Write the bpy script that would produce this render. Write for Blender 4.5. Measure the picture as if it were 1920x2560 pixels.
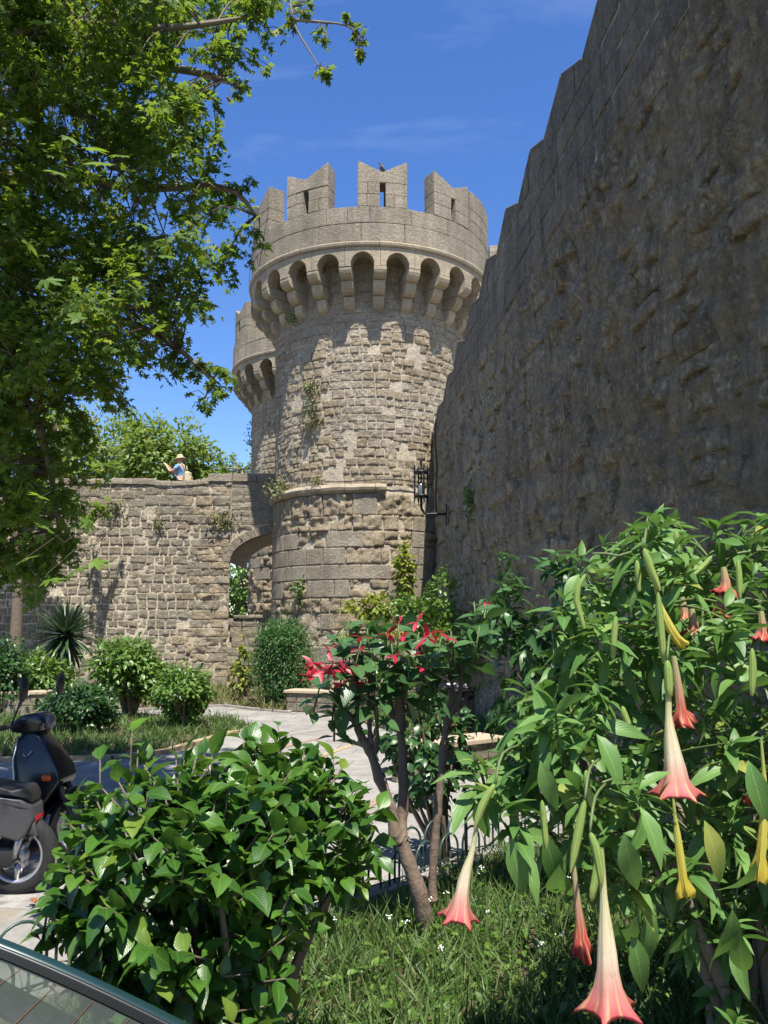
import bpy, math, random
import numpy as np
from mathutils import Vector, Matrix, noise

for o in list(bpy.data.objects):
    bpy.data.objects.remove(o)
random.seed(7)
rng = np.random.default_rng(11)
sc = bpy.context.scene
COL = sc.collection
R = math.radians

# ------------------------------------------------------------------ camera, sky, sun, exposure
FPX, PITCH, EYE = 2070.0, R(7.7), 1.85
cam_data = bpy.data.cameras.new('camera')
cam = bpy.data.objects.new('camera', cam_data)
COL.objects.link(cam)
cam.location = (0, 0, EYE)
cam.rotation_euler = (math.pi / 2 + PITCH, 0, 0)
cam_data.sensor_fit = 'HORIZONTAL'
cam_data.sensor_width = 36
cam_data.lens = 36 * FPX / 1920
cam_data.clip_start = 0.05
cam_data.clip_end = 2000
sc.camera = cam
sc.render.resolution_x, sc.render.resolution_y = 768, 1024

SUN_EL, SUN_TH = R(65), R(13)          # sun stands behind the viewer's right shoulder
world = bpy.data.worlds.new('World')
sc.world = world
world.use_nodes = True
nt = world.node_tree
nt.nodes.clear()
w_out = nt.nodes.new('ShaderNodeOutputWorld')
w_bg = nt.nodes.new('ShaderNodeBackground')
sky = nt.nodes.new('ShaderNodeTexSky')
sky.sky_type = 'NISHITA'
sky.sun_disc = False
sky.sun_elevation = SUN_EL
sky.sun_rotation = math.pi - SUN_TH
sky.air_density = 1.0
sky.dust_density = 0.15
sky.ozone_density = 3.0
hs = nt.nodes.new('ShaderNodeHueSaturation')
hs.inputs['Hue'].default_value = 0.512
hs.inputs['Saturation'].default_value = 1.24
hs.inputs['Value'].default_value = 1.0
tc = nt.nodes.new('ShaderNodeTexCoord')
mp = nt.nodes.new('ShaderNodeMapping')
mp.inputs['Rotation'].default_value = (0.3, 0.5, 0.2)
mp.inputs['Scale'].default_value = (1.3, 3.0, 4.5)
nz = nt.nodes.new('ShaderNodeTexNoise')
nz.inputs['Scale'].default_value = 1.6
nz.inputs['Detail'].default_value = 6
nz.inputs['Roughness'].default_value = 0.55
nz.inputs['Distortion'].default_value = 0.6
cr = nt.nodes.new('ShaderNodeValToRGB')
cr.color_ramp.elements[0].position = 0.56
cr.color_ramp.elements[0].color = (0, 0, 0, 1)
cr.color_ramp.elements[1].position = 0.85
cr.color_ramp.elements[1].color = (0.22, 0.22, 0.22, 1)
mx = nt.nodes.new('ShaderNodeMixRGB')
mx.inputs[2].default_value = (5.2, 6.0, 7.2, 1)
L = nt.links.new
L(sky.outputs[0], hs.inputs['Color'])
L(tc.outputs['Generated'], mp.inputs[0])
L(mp.outputs[0], nz.inputs['Vector'])
L(nz.outputs['Fac'], cr.inputs[0])
L(cr.outputs[0], mx.inputs[0])
L(hs.outputs[0], mx.inputs[1])
L(mx.outputs[0], w_bg.inputs[0])
w_bg.inputs[1].default_value = 0.095
L(w_bg.outputs[0], w_out.inputs[0])

sun_data = bpy.data.lights.new('sun', 'SUN')
sun_data.energy = 4.6
sun_data.angle = R(0.53)
sun_data.color = (1.0, 0.95, 0.86)
sun = bpy.data.objects.new('sun', sun_data)
COL.objects.link(sun)
SUNV = Vector((math.cos(SUN_EL) * math.sin(SUN_TH), -math.cos(SUN_EL) * math.cos(SUN_TH), math.sin(SUN_EL)))
sun.rotation_euler = SUNV.to_track_quat('Z', 'Y').to_euler()
sun.location = SUNV * 60

vs = sc.view_settings
vs.view_transform = 'Standard'
vs.look = 'None'
vs.exposure = 1.2
vs.gamma = 1.0

# ------------------------------------------------------------------ helpers
CAM = Vector((0, 0, EYE))
cP, sP = math.cos(PITCH), math.sin(PITCH)

def ray(px, py):
    u = (px - 960) / FPX
    w = (1280 - py) / FPX
    return Vector((u, cP - w * sP, sP + w * cP))

def at(px, py, Y):
    r = ray(px, py)
    return CAM + r * (Y / r.y)

def gnd(px, py, z=0.0):
    r = ray(px, py)
    return CAM + r * ((z - EYE) / r.z)

def project(P):
    d = np.asarray(P, float) - np.array([0, 0, EYE])
    fw = d[..., 1] * cP + d[..., 2] * sP
    up = -d[..., 1] * sP + d[..., 2] * cP
    fw = np.maximum(fw, 1e-3)
    return 960 + FPX * d[..., 0] / fw, 1280 - FPX * up / fw, fw

def tag(o, label=None, cat=None, group=None, kind=None):
    if label: o['label'] = label
    if cat: o['category'] = cat
    if group: o['group'] = group
    if kind: o['kind'] = kind
    return o

def empty(name, loc, label=None, cat=None, group=None):
    o = bpy.data.objects.new(name, None)
    o.empty_display_size = 0.2
    o.location = loc
    COL.objects.link(o)
    return tag(o, label, cat, group)

def adopt(o, parent):
    """parent a world-space object under a thing without moving it"""
    if parent is None:
        return
    o.parent = parent
    if parent.type == 'EMPTY':
        o.matrix_parent_inverse = Matrix.Translation(-Vector(parent.location))

class MB:
    def __init__(s):
        s.v, s.f = [], []
    def add(s, v, f):
        n = len(s.v)
        s.v.extend([tuple(p) for p in v])
        s.f.extend([tuple(i + n for i in q) for q in f])
        return s
    def box(s, c, d, M=None):
        x, y, z = d[0] / 2, d[1] / 2, d[2] / 2
        P = [Vector(p) for p in ((-x, -y, -z), (x, -y, -z), (x, y, -z), (-x, y, -z), (-x, -y, z), (x, -y, z), (x, y, z), (-x, y, z))]
        if M is not None:
            P = [M @ p for p in P]
        return s.add([p + Vector(c) for p in P], [(0, 3, 2, 1), (4, 5, 6, 7), (0, 1, 5, 4), (1, 2, 6, 5), (2, 3, 7, 6), (3, 0, 4, 7)])
    def tube(s, pts, rad, n=6, cap=True):
        pts = [Vector(p) for p in pts]
        if not hasattr(rad, '__len__'):
            rad = [rad] * len(pts)
        V, F = [], []
        prev = None
        for i, p in enumerate(pts):
            t = (pts[min(i + 1, len(pts) - 1)] - pts[max(i - 1, 0)])
            if t.length < 1e-9: t = Vector((0, 0, 1))
            t.normalize()
            if prev is None:
                a = t.orthogonal().normalized()
            else:
                a = (prev - t * prev.dot(t))
                if a.length < 1e-6: a = t.orthogonal()
                a.normalize()
            prev = a
            b = t.cross(a)
            for k in range(n):
                an = 2 * math.pi * k / n
                V.append(p + (a * math.cos(an) + b * math.sin(an)) * rad[i])
        for i in range(len(pts) - 1):
            for k in range(n):
                k2 = (k + 1) % n
                F.append((i * n + k, i * n + k2, (i + 1) * n + k2, (i + 1) * n + k))
        if cap:
            F.append(tuple(reversed(range(n))))
            F.append(tuple((len(pts) - 1) * n + k for k in range(n)))
        return s.add(V, F)
    def lathe(s, c, prof, n=16, M=None):
        V, F = [], []
        c = Vector(c)
        for r, z in prof:
            for k in range(n):
                a = 2 * math.pi * k / n
                p = Vector((r * math.cos(a), r * math.sin(a), z))
                if M is not None: p = M @ p
                V.append(c + p)
        for i in range(len(prof) - 1):
            for k in range(n):
                k2 = (k + 1) % n
                F.append((i * n + k, i * n + k2, (i + 1) * n + k2, (i + 1) * n + k))
        return s.add(V, F)
    def build(s, name, mat, parent=None, smooth=False, kind=None):
        me = bpy.data.meshes.new(name)
        me.from_pydata(s.v, [], s.f)
        if smooth:
            me.polygons.foreach_set('use_smooth', [True] * len(me.polygons))
        me.materials.append(mat)
        o = bpy.data.objects.new(name, me)
        COL.objects.link(o)
        adopt(o, parent)
        if kind: o['kind'] = kind
        return o

def bevel(o, w, seg=2):
    m = o.modifiers.new('bevel', 'BEVEL')
    m.width = w
    m.segments = seg
    m.limit_method = 'ANGLE'
    m.angle_limit = R(35)
    return o

def catmull(pts, n=6):
    pts = [Vector(p) for p in pts]
    out = []
    for i in range(len(pts) - 1):
        p0, p1, p2, p3 = pts[max(i - 1, 0)], pts[i], pts[i + 1], pts[min(i + 2, len(pts) - 1)]
        for k in range(n):
            t = k / n
            out.append(0.5 * ((2 * p1) + (p2 - p0) * t + (2 * p0 - 5 * p1 + 4 * p2 - p3) * t * t + (3 * p1 - p0 - 3 * p2 + p3) * t ** 3))
    out.append(pts[-1])
    return out

# ------------------------------------------------------------------ materials
class NT:
    def __init__(s, name):
        s.m = bpy.data.materials.new(name)
        s.m.use_nodes = True
        s.t = s.m.node_tree
        s.b = s.t.nodes['Principled BSDF']
        s.out = s.t.nodes['Material Output']
    def n(s, ty, **kw):
        q = s.t.nodes.new('ShaderNode' + ty)
        for k, v in kw.items():
            if k in q.inputs: q.inputs[k].default_value = v
            else: setattr(q, k, v)
        return q
    def l(s, a, b): s.t.links.new(a, b)
    def noise(s, scale, detail=4, rough=0.55, vec=None, dist=0.0):
        q = s.n('TexNoise', Scale=scale, Detail=detail, Roughness=rough, Distortion=dist)
        if vec is not None: s.l(vec, q.inputs['Vector'])
        return q.outputs['Fac']
    def ramp(s, fac, stops):
        q = s.n('ValToRGB')
        e = q.color_ramp.elements
        while len(e) < len(stops): e.new(0.5)
        for i, (p, c) in enumerate(stops):
            e[i].position = p
            e[i].color = (c, c, c, 1) if not hasattr(c, '__len__') else (*c, 1)
        s.l(fac, q.inputs[0])
        return q.outputs[0]
    def mix(s, fac, a, b, mode='MIX'):
        q = s.n('MixRGB', blend_type=mode)
        for i, x in ((0, fac), (1, a), (2, b)):
            if hasattr(x, 'links'): s.l(x, q.inputs[i])
            elif hasattr(x, '__len__'): q.inputs[i].default_value = (*x, 1)
            else: q.inputs[i].default_value = x
        return q.outputs[0]
    def math(s, op, a, b=0.0):
        q = s.n('Math', operation=op)
        for i, x in ((0, a), (1, b)):
            if hasattr(x, 'links'): s.l(x, q.inputs[i])
            else: q.inputs[i].default_value = x
        return q.outputs[0]
    def pos(s, scale=(1, 1, 1)):
        g = s.n('NewGeometry')
        q = s.n('Mapping')
        q.inputs['Scale'].default_value = scale
        s.l(g.outputs['Position'], q.inputs[0])
        return q.outputs[0]
    def rnd(s):
        g = s.n('NewGeometry')
        o = s.n('ObjectInfo')
        return s.math('FRACT', s.math('ADD', g.outputs['Random Per Island'], o.outputs['Random']))
    def bump(s, h, strength=0.5, dist=0.02, prev=None):
        q = s.n('Bump', Strength=strength, Distance=dist)
        s.l(h, q.inputs['Height'])
        if prev is not None: s.l(prev, q.inputs['Normal'])
        return q.outputs[0]
    def col(s, c):
        if hasattr(c, 'links'): s.l(c, s.b.inputs['Base Color'])
        else: s.b.inputs['Base Color'].default_value = (*c, 1)
    def set(s, **kw):
        for k, v in kw.items(): s.b.inputs[k.replace('_', ' ')].default_value = v

def plain(name, c, rough=0.5, metal=0.0, var=0.25, scale=30, bump=0.0):
    t = NT(name)
    v = t.pos()
    f = t.noise(scale, 4, 0.6, v)
    t.col(t.mix(f, tuple(x * (1 - var) for x in c), tuple(min(1, x * (1 + var)) for x in c)))
    t.set(Roughness=rough, Metallic=metal)
    if bump: t.l(t.bump(f, bump, 0.01), t.b.inputs['Normal'])
    return t.m

def stone(name, cols, pit=0.6, bumps=0.8, grey=0.35, fine=1.0, streak=0.0, greyc=(0.15, 0.14, 0.125), mott=0.55, ink=0.45, grain=0.0):
    """weathered shell limestone: per-stone tint, blotches, pits, lichen grey"""
    cols = [(min(0.62, c[0] * 1.20), min(0.58, c[1] * 1.185), min(0.52, c[2] * 1.14)) for c in cols]
    greyc = (greyc[0] * 1.25, greyc[1] * 1.17, greyc[2] * 1.0)
    t = NT(name)
    p = t.pos()
    r = t.rnd()
    base = t.ramp(r, [(i / (len(cols) - 1), c) for i, c in enumerate(cols)])
    n1 = t.noise(2.3, 5, 0.6, p)
    base = t.mix(t.ramp(n1, [(0.3, 0.0), (0.7, mott)]), base, tuple(0.62 * x for x in cols[0]))
    n3 = t.noise(0.7, 6, 0.62, p)
    g = t.ramp(n3, [(0.42, 0.0), (0.68, grey)])
    base = t.mix(g, base, greyc)
    if streak:
        sv = t.pos((4.0, 4.0, 0.3))
        st = t.noise(1.0, 5, 0.6, sv)
        base = t.mix(t.ramp(st, [(0.42, 0.0), (0.66, streak)]), base, (0.12, 0.108, 0.09))
        st2 = t.noise(2.3, 4, 0.6, sv)
        base = t.mix(t.ramp(st2, [(0.55, 0.0), (0.75, 0.5 * streak)]), base, (0.36, 0.315, 0.24))
    n2 = t.noise(22 * fine, 6, 0.7, p)
    base = t.mix(t.ramp(n2, [(0.3, 0.45), (0.65, 0.0)]), base, tuple(0.42 * x for x in cols[0]))
    if grain:
        n5 = t.noise(13, 9, 0.78, p)
        base = t.mix(t.ramp(n5, [(0.32, grain), (0.47, 0.0)]), base, tuple(0.42 * x for x in cols[0]))
        base = t.mix(t.ramp(n5, [(0.50, 0.0), (0.66, grain)]), base, tuple(min(1, 1.3 * x) for x in cols[2 % len(cols)]))
    vo = t.n('TexVoronoi', Scale=26 * fine)
    nd = t.n('TexNoise', Scale=9 * fine, Detail=3)
    t.l(p, nd.inputs['Vector'])
    av = t.mix(0.16, p, nd.outputs['Color'], 'ADD')
    t.l(av, vo.inputs['Vector'])
    hole = t.ramp(vo.outputs['Distance'], [(0.10, 0.0), (0.38, 1.0)])
    base = t.mix(t.math('MULTIPLY', t.math('SUBTRACT', 1.0, hole), ink * pit), base, tuple(0.3 * x for x in cols[0]))
    t.col(base)
    t.set(Roughness=0.93)
    t.b.inputs['Specular IOR Level'].default_value = 0.15
    b1 = t.bump(n2, bumps, 0.03)
    b2 = t.bump(hole, pit, 0.03, b1)
    n4 = t.noise(7 * fine, 5, 0.65, p)
    b3 = t.bump(n4, bumps * 0.8, 0.07, b2)
    if grain: b3 = t.bump(n5, 1.0, 0.09, b3)
    t.l(b3, t.b.inputs['Normal'])
    return t.m

def leafmat(name, cols, rough=0.45, trans=0.35, tcol=None, veins=True, spec=0.5, odd=None):
    t = NT(name)
    r = t.rnd()
    st = [(0.93 * i / max(1, len(cols) - 1), c) for i, c in enumerate(cols)]
    if odd: st += [(0.985, odd)]
    base = t.ramp(r, st)
    uv = t.n('UVMap')
    sep = t.n('SeparateXYZ')
    t.l(uv.outputs[0], sep.inputs[0])
    if veins:
        ax = t.math('ABSOLUTE', t.math('SUBTRACT', sep.outputs[0], 0.5))
        rib = t.ramp(ax, [(0.0, 1.0), (0.05, 0.0)])
        d = t.math('SUBTRACT', t.math('MULTIPLY', sep.outputs[1], 9.0), t.math('MULTIPLY', ax, 7.0))
        sv = t.math('PINGPONG', d, 0.5)
        side = t.ramp(sv, [(0.0, 0.4), (0.14, 0.0)])
        v = t.math('MAXIMUM', rib, side)
        base = t.mix(t.math('MULTIPLY', v, 0.35), base, tuple(min(1, 1.9 * x + 0.02) for x in cols[-1]))
        t.l(t.bump(t.math('SUBTRACT', t.ramp(sv, [(0.0, 0.0), (0.5, 1.0)]), rib), 0.12, 0.004), t.b.inputs['Normal'])
    nz = t.noise(9, 3, 0.6, t.pos())
    base = t.mix(t.ramp(nz, [(0.35, 0.35), (0.65, 0.0)]), base, tuple(0.55 * x for x in cols[0]))
    t.col(base)
    t.set(Roughness=rough)
    t.b.inputs['Specular IOR Level'].default_value = spec
    tr = t.n('BsdfTranslucent')
    tcol = tcol or tuple(min(1, 1.5 * x) for x in cols[-1])
    t.l(t.mix(0.55, base, tcol), tr.inputs[0])
    ms = t.n('MixShader')
    ms.inputs[0].default_value = trans
    t.l(t.b.outputs[0], ms.inputs[1])
    t.l(tr.outputs[0], ms.inputs[2])
    t.l(ms.outputs[0], t.out.inputs[0])
    return t.m

# ------------------------------------------------------------------ leaf templates and fast instancing
def tpl_leaf(widths, fold=0.25, droop=0.3, wave=0.0, L_=1.0):
    """leaf along +Y, normal +Z; widths are half widths along the length"""
    n = len(widths)
    V, UV, F = [], [], []
    for i, w in enumerate(widths):
        t = i / (n - 1)
        z = -droop * t * t
        wv = wave * (1 if i % 2 else -1)
        V += [(-w, t * L_, z + fold * w + wv), (0, t * L_, z), (w, t * L_, z + fold * w - wv * 0.6)]
        UV += [(0, t), (0.5, t), (1, t)]
    for i in range(n - 1):
        a = i * 3
        F += [(a, a + 1, a + 4, a + 3), (a + 1, a + 2, a + 5, a + 4)]
    return np.array(V, float), F, np.array(UV, float)

def tpl_plane():
    half = [(0, 1.0), (9, 0.78), (14, 0.82), (22, 0.42), (38, 0.72), (46, 0.93), (56, 0.68), (64, 0.36), (84, 0.52), (98, 0.66), (112, 0.42), (135, 0.3), (160, 0.2)]
    V, UV = [(0, 0.12, 0.03)], [(0.5, 0.15)]
    pts = [(a, r) for a, r in half] + [(180, 0.1)] + [(-a, r) for a, r in reversed(half[1:])]
    for a, r in pts:
        x, y = r * math.sin(R(a)) * 0.95, r * math.cos(R(a))
        V.append((x, y + 0.12, -0.22 * r * r + 0.05 * math.sin(3 * R(a))))
        UV.append((0.5 + 0.5 * x, 0.15 + 0.8 * y))
    n = len(pts)
    F = [(0, 1 + (i + 1) % n, 1 + i) for i in range(n)]
    return np.array(V, float), F, np.array(UV, float)

T_HIB = tpl_leaf([0.0, 0.17, 0.29, 0.335, 0.30, 0.225, 0.12, 0.0], 0.34, 0.3, 0.016)
T_BRU = tpl_leaf([0.0, 0.075, 0.145, 0.178, 0.17, 0.13, 0.07, 0.0], 0.34, 0.5, 0.010)
T_POI = tpl_leaf([0.0, 0.15, 0.25, 0.27, 0.22, 0.12, 0.0], 0.25, 0.25, 0.008)
T_SML = tpl_leaf([0.0, 0.27, 0.24, 0.0], 0.3, 0.2)
T_FIN = tpl_leaf([0.0, 0.17, 0.0], 0.3, 0.15)
T_BLD = tpl_leaf([0.035, 0.03, 0.018, 0.0], 0.2, 0.45)
T_YUC = tpl_leaf([0.022, 0.034, 0.034, 0.025, 0.0], 0.5, 0.06)
T_BRACT = tpl_leaf([0.0, 0.12, 0.16, 0.11, 0.0], 0.2, 0.15)
T_PLANE = tpl_plane()

def frames(d, up):
    d = d / np.linalg.norm(d, axis=1, keepdims=True)
    x = np.cross(d, up)
    x /= np.maximum(np.linalg.norm(x, axis=1, keepdims=True), 1e-6)
    z = np.cross(x, d)
    return np.stack([x, d, z], axis=2)

def mesh_np(name, V, F, UV, mat, smooth=False):
    me = bpy.data.meshes.new(name)
    me.from_pydata([tuple(v) for v in V], [], F)
    if UV is not None:
        lay = me.uv_layers.new(name='UVMap')
        idx = np.concatenate([np.array(f) for f in F])
        lay.data.foreach_set('uv', UV[idx].ravel())
    if smooth: me.polygons.foreach_set('use_smooth', [True] * len(me.polygons))
    me.materials.append(mat)
    return me

def inst(name, tpl, loc, rot, scl, mat, parent=None, kind=None, smooth=False):
    V, F, UV = tpl
    N, K = len(loc), len(V)
    scl = np.asarray(scl, float)
    if scl.ndim == 1: scl = np.repeat(scl[:, None], 3, axis=1)
    W = np.einsum('nij,nkj->nki', rot, V[None] * scl[:, None, :]) + loc[:, None, :]
    tot = np.array([len(f) for f in F])
    lv = np.concatenate([np.array(f) for f in F])
    loops = (lv[None] + (np.arange(N) * K)[:, None]).ravel()
    tots = np.tile(tot, N)
    starts = np.concatenate([[0], np.cumsum(tots)[:-1]])
    me = bpy.data.meshes.new(name)
    me.vertices.add(N * K)
    me.vertices.foreach_set('co', W.ravel())
    me.loops.add(len(loops))
    me.loops.foreach_set('vertex_index', loops.astype(np.int32))
    me.polygons.add(len(tots))
    me.polygons.foreach_set('loop_start', starts.astype(np.int32))
    me.polygons.foreach_set('loop_total', tots.astype(np.int32))
    if smooth: me.polygons.foreach_set('use_smooth', np.ones(len(tots), bool))
    if UV is not None:
        lay = me.uv_layers.new(name='UVMap')
        lay.data.foreach_set('uv', np.tile(UV[lv], (N, 1)).ravel())
    me.update(calc_edges=True)
    me.materials.append(mat)
    o = bpy.data.objects.new(name, me)
    COL.objects.link(o)
    adopt(o, parent)
    if kind: o['kind'] = kind
    return o

def foliage(parent, tpl, loc, rot, scl, mat, nparts=0, part='leaf', rest='foliage', cell=16, smooth=True):
    """the leaves that show largest become parts of their own, the rest one mass"""
    N = len(loc)
    pick = np.zeros(N, bool)
    if nparts:
        px, py, dep = project(loc)
        inside = (px > 0) & (px < 1920) & (py > 0) & (py < 2560)
        best = {}
        order = np.argsort(dep)
        rank = np.full(N, 99)
        for i in order:
            if not inside[i]: continue
            k = (int(px[i] // cell), int(py[i] // cell))
            rank[i] = best.get(k, 0)
            best[k] = rank[i] + 1
        smax = scl if np.ndim(scl) == 1 else scl.max(axis=1)
        key = rank * 1000 - smax / dep * 300
        idx = [i for i in np.argsort(key) if inside[i]][:nparts]
        pick[idx] = True
        me = mesh_np(part, *tpl, mat, smooth)
        for i in idx:
            o = bpy.data.objects.new(part, me)
            COL.objects.link(o)
            M = Matrix([[*rot[i][0], 0], [*rot[i][1], 0], [*rot[i][2], 0], [0, 0, 0, 1]])
            s = scl[i] if np.ndim(scl) == 1 else None
            S = Matrix.Diagonal((s, s, s, 1)) if s is not None else Matrix.Diagonal((*scl[i], 1))
            o.parent = parent
            o.matrix_parent_inverse = Matrix.Translation(-Vector(parent.location))
            o.matrix_basis = Matrix.Translation(Vector(loc[i])) @ M @ S
    q = ~pick
    if q.any():
        inst(rest, tpl, loc[q], rot[q], scl[q], mat, parent, 'stuff', smooth)

def unit(n):
    v = rng.normal(size=(n, 3))
    return v / np.linalg.norm(v, axis=1, keepdims=True)

def in_poly(x, y, poly):
    c = False
    j = len(poly) - 1
    for i in range(len(poly)):
        (xi, yi), (xj, yj) = poly[i], poly[j]
        if (yi > y) != (yj > y) and x < (xj - xi) * (y - yi) / (yj - yi) + xi:
            c = not c
        j = i
    return c

# ------------------------------------------------------------------ stone materials
M_TOWER = stone('tower_stone', [(0.36, 0.30, 0.22), (0.43, 0.365, 0.28), (0.48, 0.415, 0.325), (0.385, 0.33, 0.255)], pit=0.6, bumps=0.85, grey=0.35, grain=0.45)
M_ERODE = stone('eroded_stone', [(0.35, 0.285, 0.195), (0.43, 0.35, 0.25), (0.47, 0.395, 0.295)], pit=0.8, bumps=1.0, grey=0.3, grain=0.45)
M_ASHLAR = stone('dressed_stone', [(0.33, 0.285, 0.22), (0.39, 0.34, 0.265), (0.43, 0.38, 0.305), (0.35, 0.31, 0.245)], pit=0.45, bumps=0.6, grey=0.8, greyc=(0.19, 0.178, 0.155), mott=0.5, streak=0.4, grain=0.12)
M_CORBEL = stone('corbel_stone', [(0.34, 0.285, 0.21), (0.40, 0.345, 0.26), (0.37, 0.31, 0.22)], pit=0.35, bumps=0.5, grey=0.5, streak=0.3)
M_MORTAR = stone('lime_mortar', [(0.46, 0.40, 0.31), (0.51, 0.445, 0.35)], pit=0.5, bumps=0.9, grey=0.3)
M_WALLST = stone('wall_stone', [(0.27, 0.235, 0.18), (0.33, 0.285, 0.22), (0.38, 0.335, 0.265), (0.29, 0.26, 0.21)], pit=0.6, bumps=0.85, grey=0.5, grain=0.45)
M_RIGHT = stone('curtain_stone', [(0.35, 0.305, 0.225), (0.44, 0.385, 0.29), (0.53, 0.46, 0.34), (0.33, 0.285, 0.205)], pit=0.7, bumps=1.0, grey=0.4, streak=0.6, fine=0.7, mott=0.5, ink=0.3, grain=0.75)
M_RMORT = stone('curtain_mortar', [(0.36, 0.315, 0.24), (0.48, 0.415, 0.31)], pit=0.7, bumps=1.0, grey=0.4, streak=0.6, fine=0.7, mott=0.5, ink=0.3, grain=0.75)
M_RASH = stone('curtain_ashlar', [(0.27, 0.24, 0.19), (0.34, 0.30, 0.235), (0.41, 0.36, 0.27)], pit=0.5, bumps=0.8, grey=0.5, streak=0.65, grain=0.5, mott=0.5)

def erode(p, amp, f=3.2, fine=0.26):
    """hollow, honeycombed weathering"""
    q = p * f
    h = noise.fractal(q, 0.9, 2.1, 4, noise_basis='PERLIN_ORIGINAL')
    d = noise.voronoi(q * 1.9 + Vector((0.4 * h, 0.3 * h, 0.2)))[0]
    d2 = noise.voronoi(q * 4.3 + Vector((0.6 * h, 0.2, 0.5 * h)))[0]
    return amp * (0.7 * h + 0.8 * (min(d[0], 0.6) - 0.30) + fine * (min(d2[0], 0.55) - 0.26))

def crisp(i, n):
    if n < 4 or i in (0, n): return i / n
    return 0.06 + 0.88 * (i - 1) / (n - 2)

def patch(mapf, u0, u1, v0, v1, nu, nv, proud, depth, edge=0.02, rough=0.01, freq=3.0, jit=0.0, hard=False):
    ju = lambda: random.uniform(-jit, jit)
    su = abs(mapf(1.0, v0, 0) .__sub__(mapf(1.001, v0, 0)).length * 1000)   # metres per unit of u
    c = [(u0 + ju() / su, v0 + ju()), (u1 + ju() / su, v0 + ju()), (u1 + ju() / su, v1 + ju()), (u0 + ju() / su, v1 + ju())]
    V, F = [], []
    tilt = random.uniform(-1, 1) * jit * 0.6
    off = Vector((0, 0, 0))
    for j in range(nv + 1):
        b = crisp(j, nv)
        for i in range(nu + 1):
            a = crisp(i, nu)
            u = (c[0][0] * (1 - a) + c[1][0] * a) * (1 - b) + (c[3][0] * (1 - a) + c[2][0] * a) * b
            v = (c[0][1] * (1 - a) + c[1][1] * a) * (1 - b) + (c[3][1] * (1 - a) + c[2][1] * a) * b
            p = mapf(u, v, 0)
            d = proud + tilt * (a - 0.5)
            if rough > 0:
                d += rough * noise.fractal(p * freq * 2, 0.9, 2.1, 3) if rough < 0.03 else erode(p, rough, freq)
            ed = min(i, nu - i, j, nv - j)
            if ed == 0:
                d -= edge
                if not hard:
                    # irregular outline
                    k = 0.35 * edge
                    wob = noise.noise(p * 11.0)
                    u += k * wob / su
                    v += k * noise.noise(p * 11.0 + Vector((7, 3, 1)))
            V.append(mapf(u, v, d))
    W = nu + 1
    for j in range(nv):
        for i in range(nu):
            a = j * W + i
            F.append((a, a + 1, a + W + 1, a + W))
    ring = [i for i in range(nu)] + [nu + j * W for j in range(nv)] + [nv * W + i for i in range(nu, 0, -1)] + [j * W for j in range(nv, 0, -1)]
    # back ring
    n0 = len(V)
    for k, idx in enumerate(ring):
        j, i = divmod(idx, W)
        a, b = crisp(i, nu), crisp(j, nv)
        u = (c[0][0] * (1 - a) + c[1][0] * a) * (1 - b) + (c[3][0] * (1 - a) + c[2][0] * a) * b
        v = (c[0][1] * (1 - a) + c[1][1] * a) * (1 - b) + (c[3][1] * (1 - a) + c[2][1] * a) * b
        V.append(mapf(u, v, -depth))
    n = len(ring)
    for k in range(n):
        k2 = (k + 1) % n
        F.append((ring[k2], ring[k], n0 + k, n0 + k2))
    return V, F

def put_stones(lst, parent, mats, part, limit=300, rest='stonework', score=None):
    """lst of (V,F,matindex,smooth); the ones that show largest are parts, the others one joined part"""
    sc_ = []
    for V, F, mi, sm in lst:
        P = np.array([tuple(v) for v in V])
        px, py, dep = project(P)
        if px.max() < 0 or px.min() > 1920 or py.max() < 0 or py.min() > 2560:
            sc_.append(-1)
        else:
            sc_.append((px.max() - px.min()) * (py.max() - py.min()))
    order = sorted(range(len(lst)), key=lambda i: -sc_[i])
    keep = [i for i in order if sc_[i] > 0][:limit]
    ks = set(keep)
    for i in keep:
        V, F, mi, sm = lst[i]
        MB().add(V, F).build(part, mats[mi], parent, sm)
    for mi in range(len(mats)):
        m = MB()
        for i in range(len(lst)):
            if i not in ks and lst[i][2] == mi: m.add(lst[i][0], lst[i][1])
        if m.v: m.build(rest, mats[mi], parent, True, 'stuff')

# ------------------------------------------------------------------ round tower
def ring_mesh(C, prof, a0=0, a1=2 * math.pi, n=96):
    """lathe of (r,z) profile around C, phi from -Y towards +X"""
    V, F = [], []
    full = abs(a1 - a0 - 2 * math.pi) < 1e-6
    for i in range(n if full else n + 1):
        a = a0 + (a1 - a0) * i / n
        for r, z in prof:
            V.append(Vector((C[0] + r * math.sin(a), C[1] - r * math.cos(a), z)))
    k = len(prof)
    cnt = n
    for i in range(cnt):
        i2 = (i + 1) % n if full else i + 1
        for j in range(k - 1):
            F.append((i * k + j, i2 * k + j, i2 * k + j + 1, i * k + j + 1))
    return V, F

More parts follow.
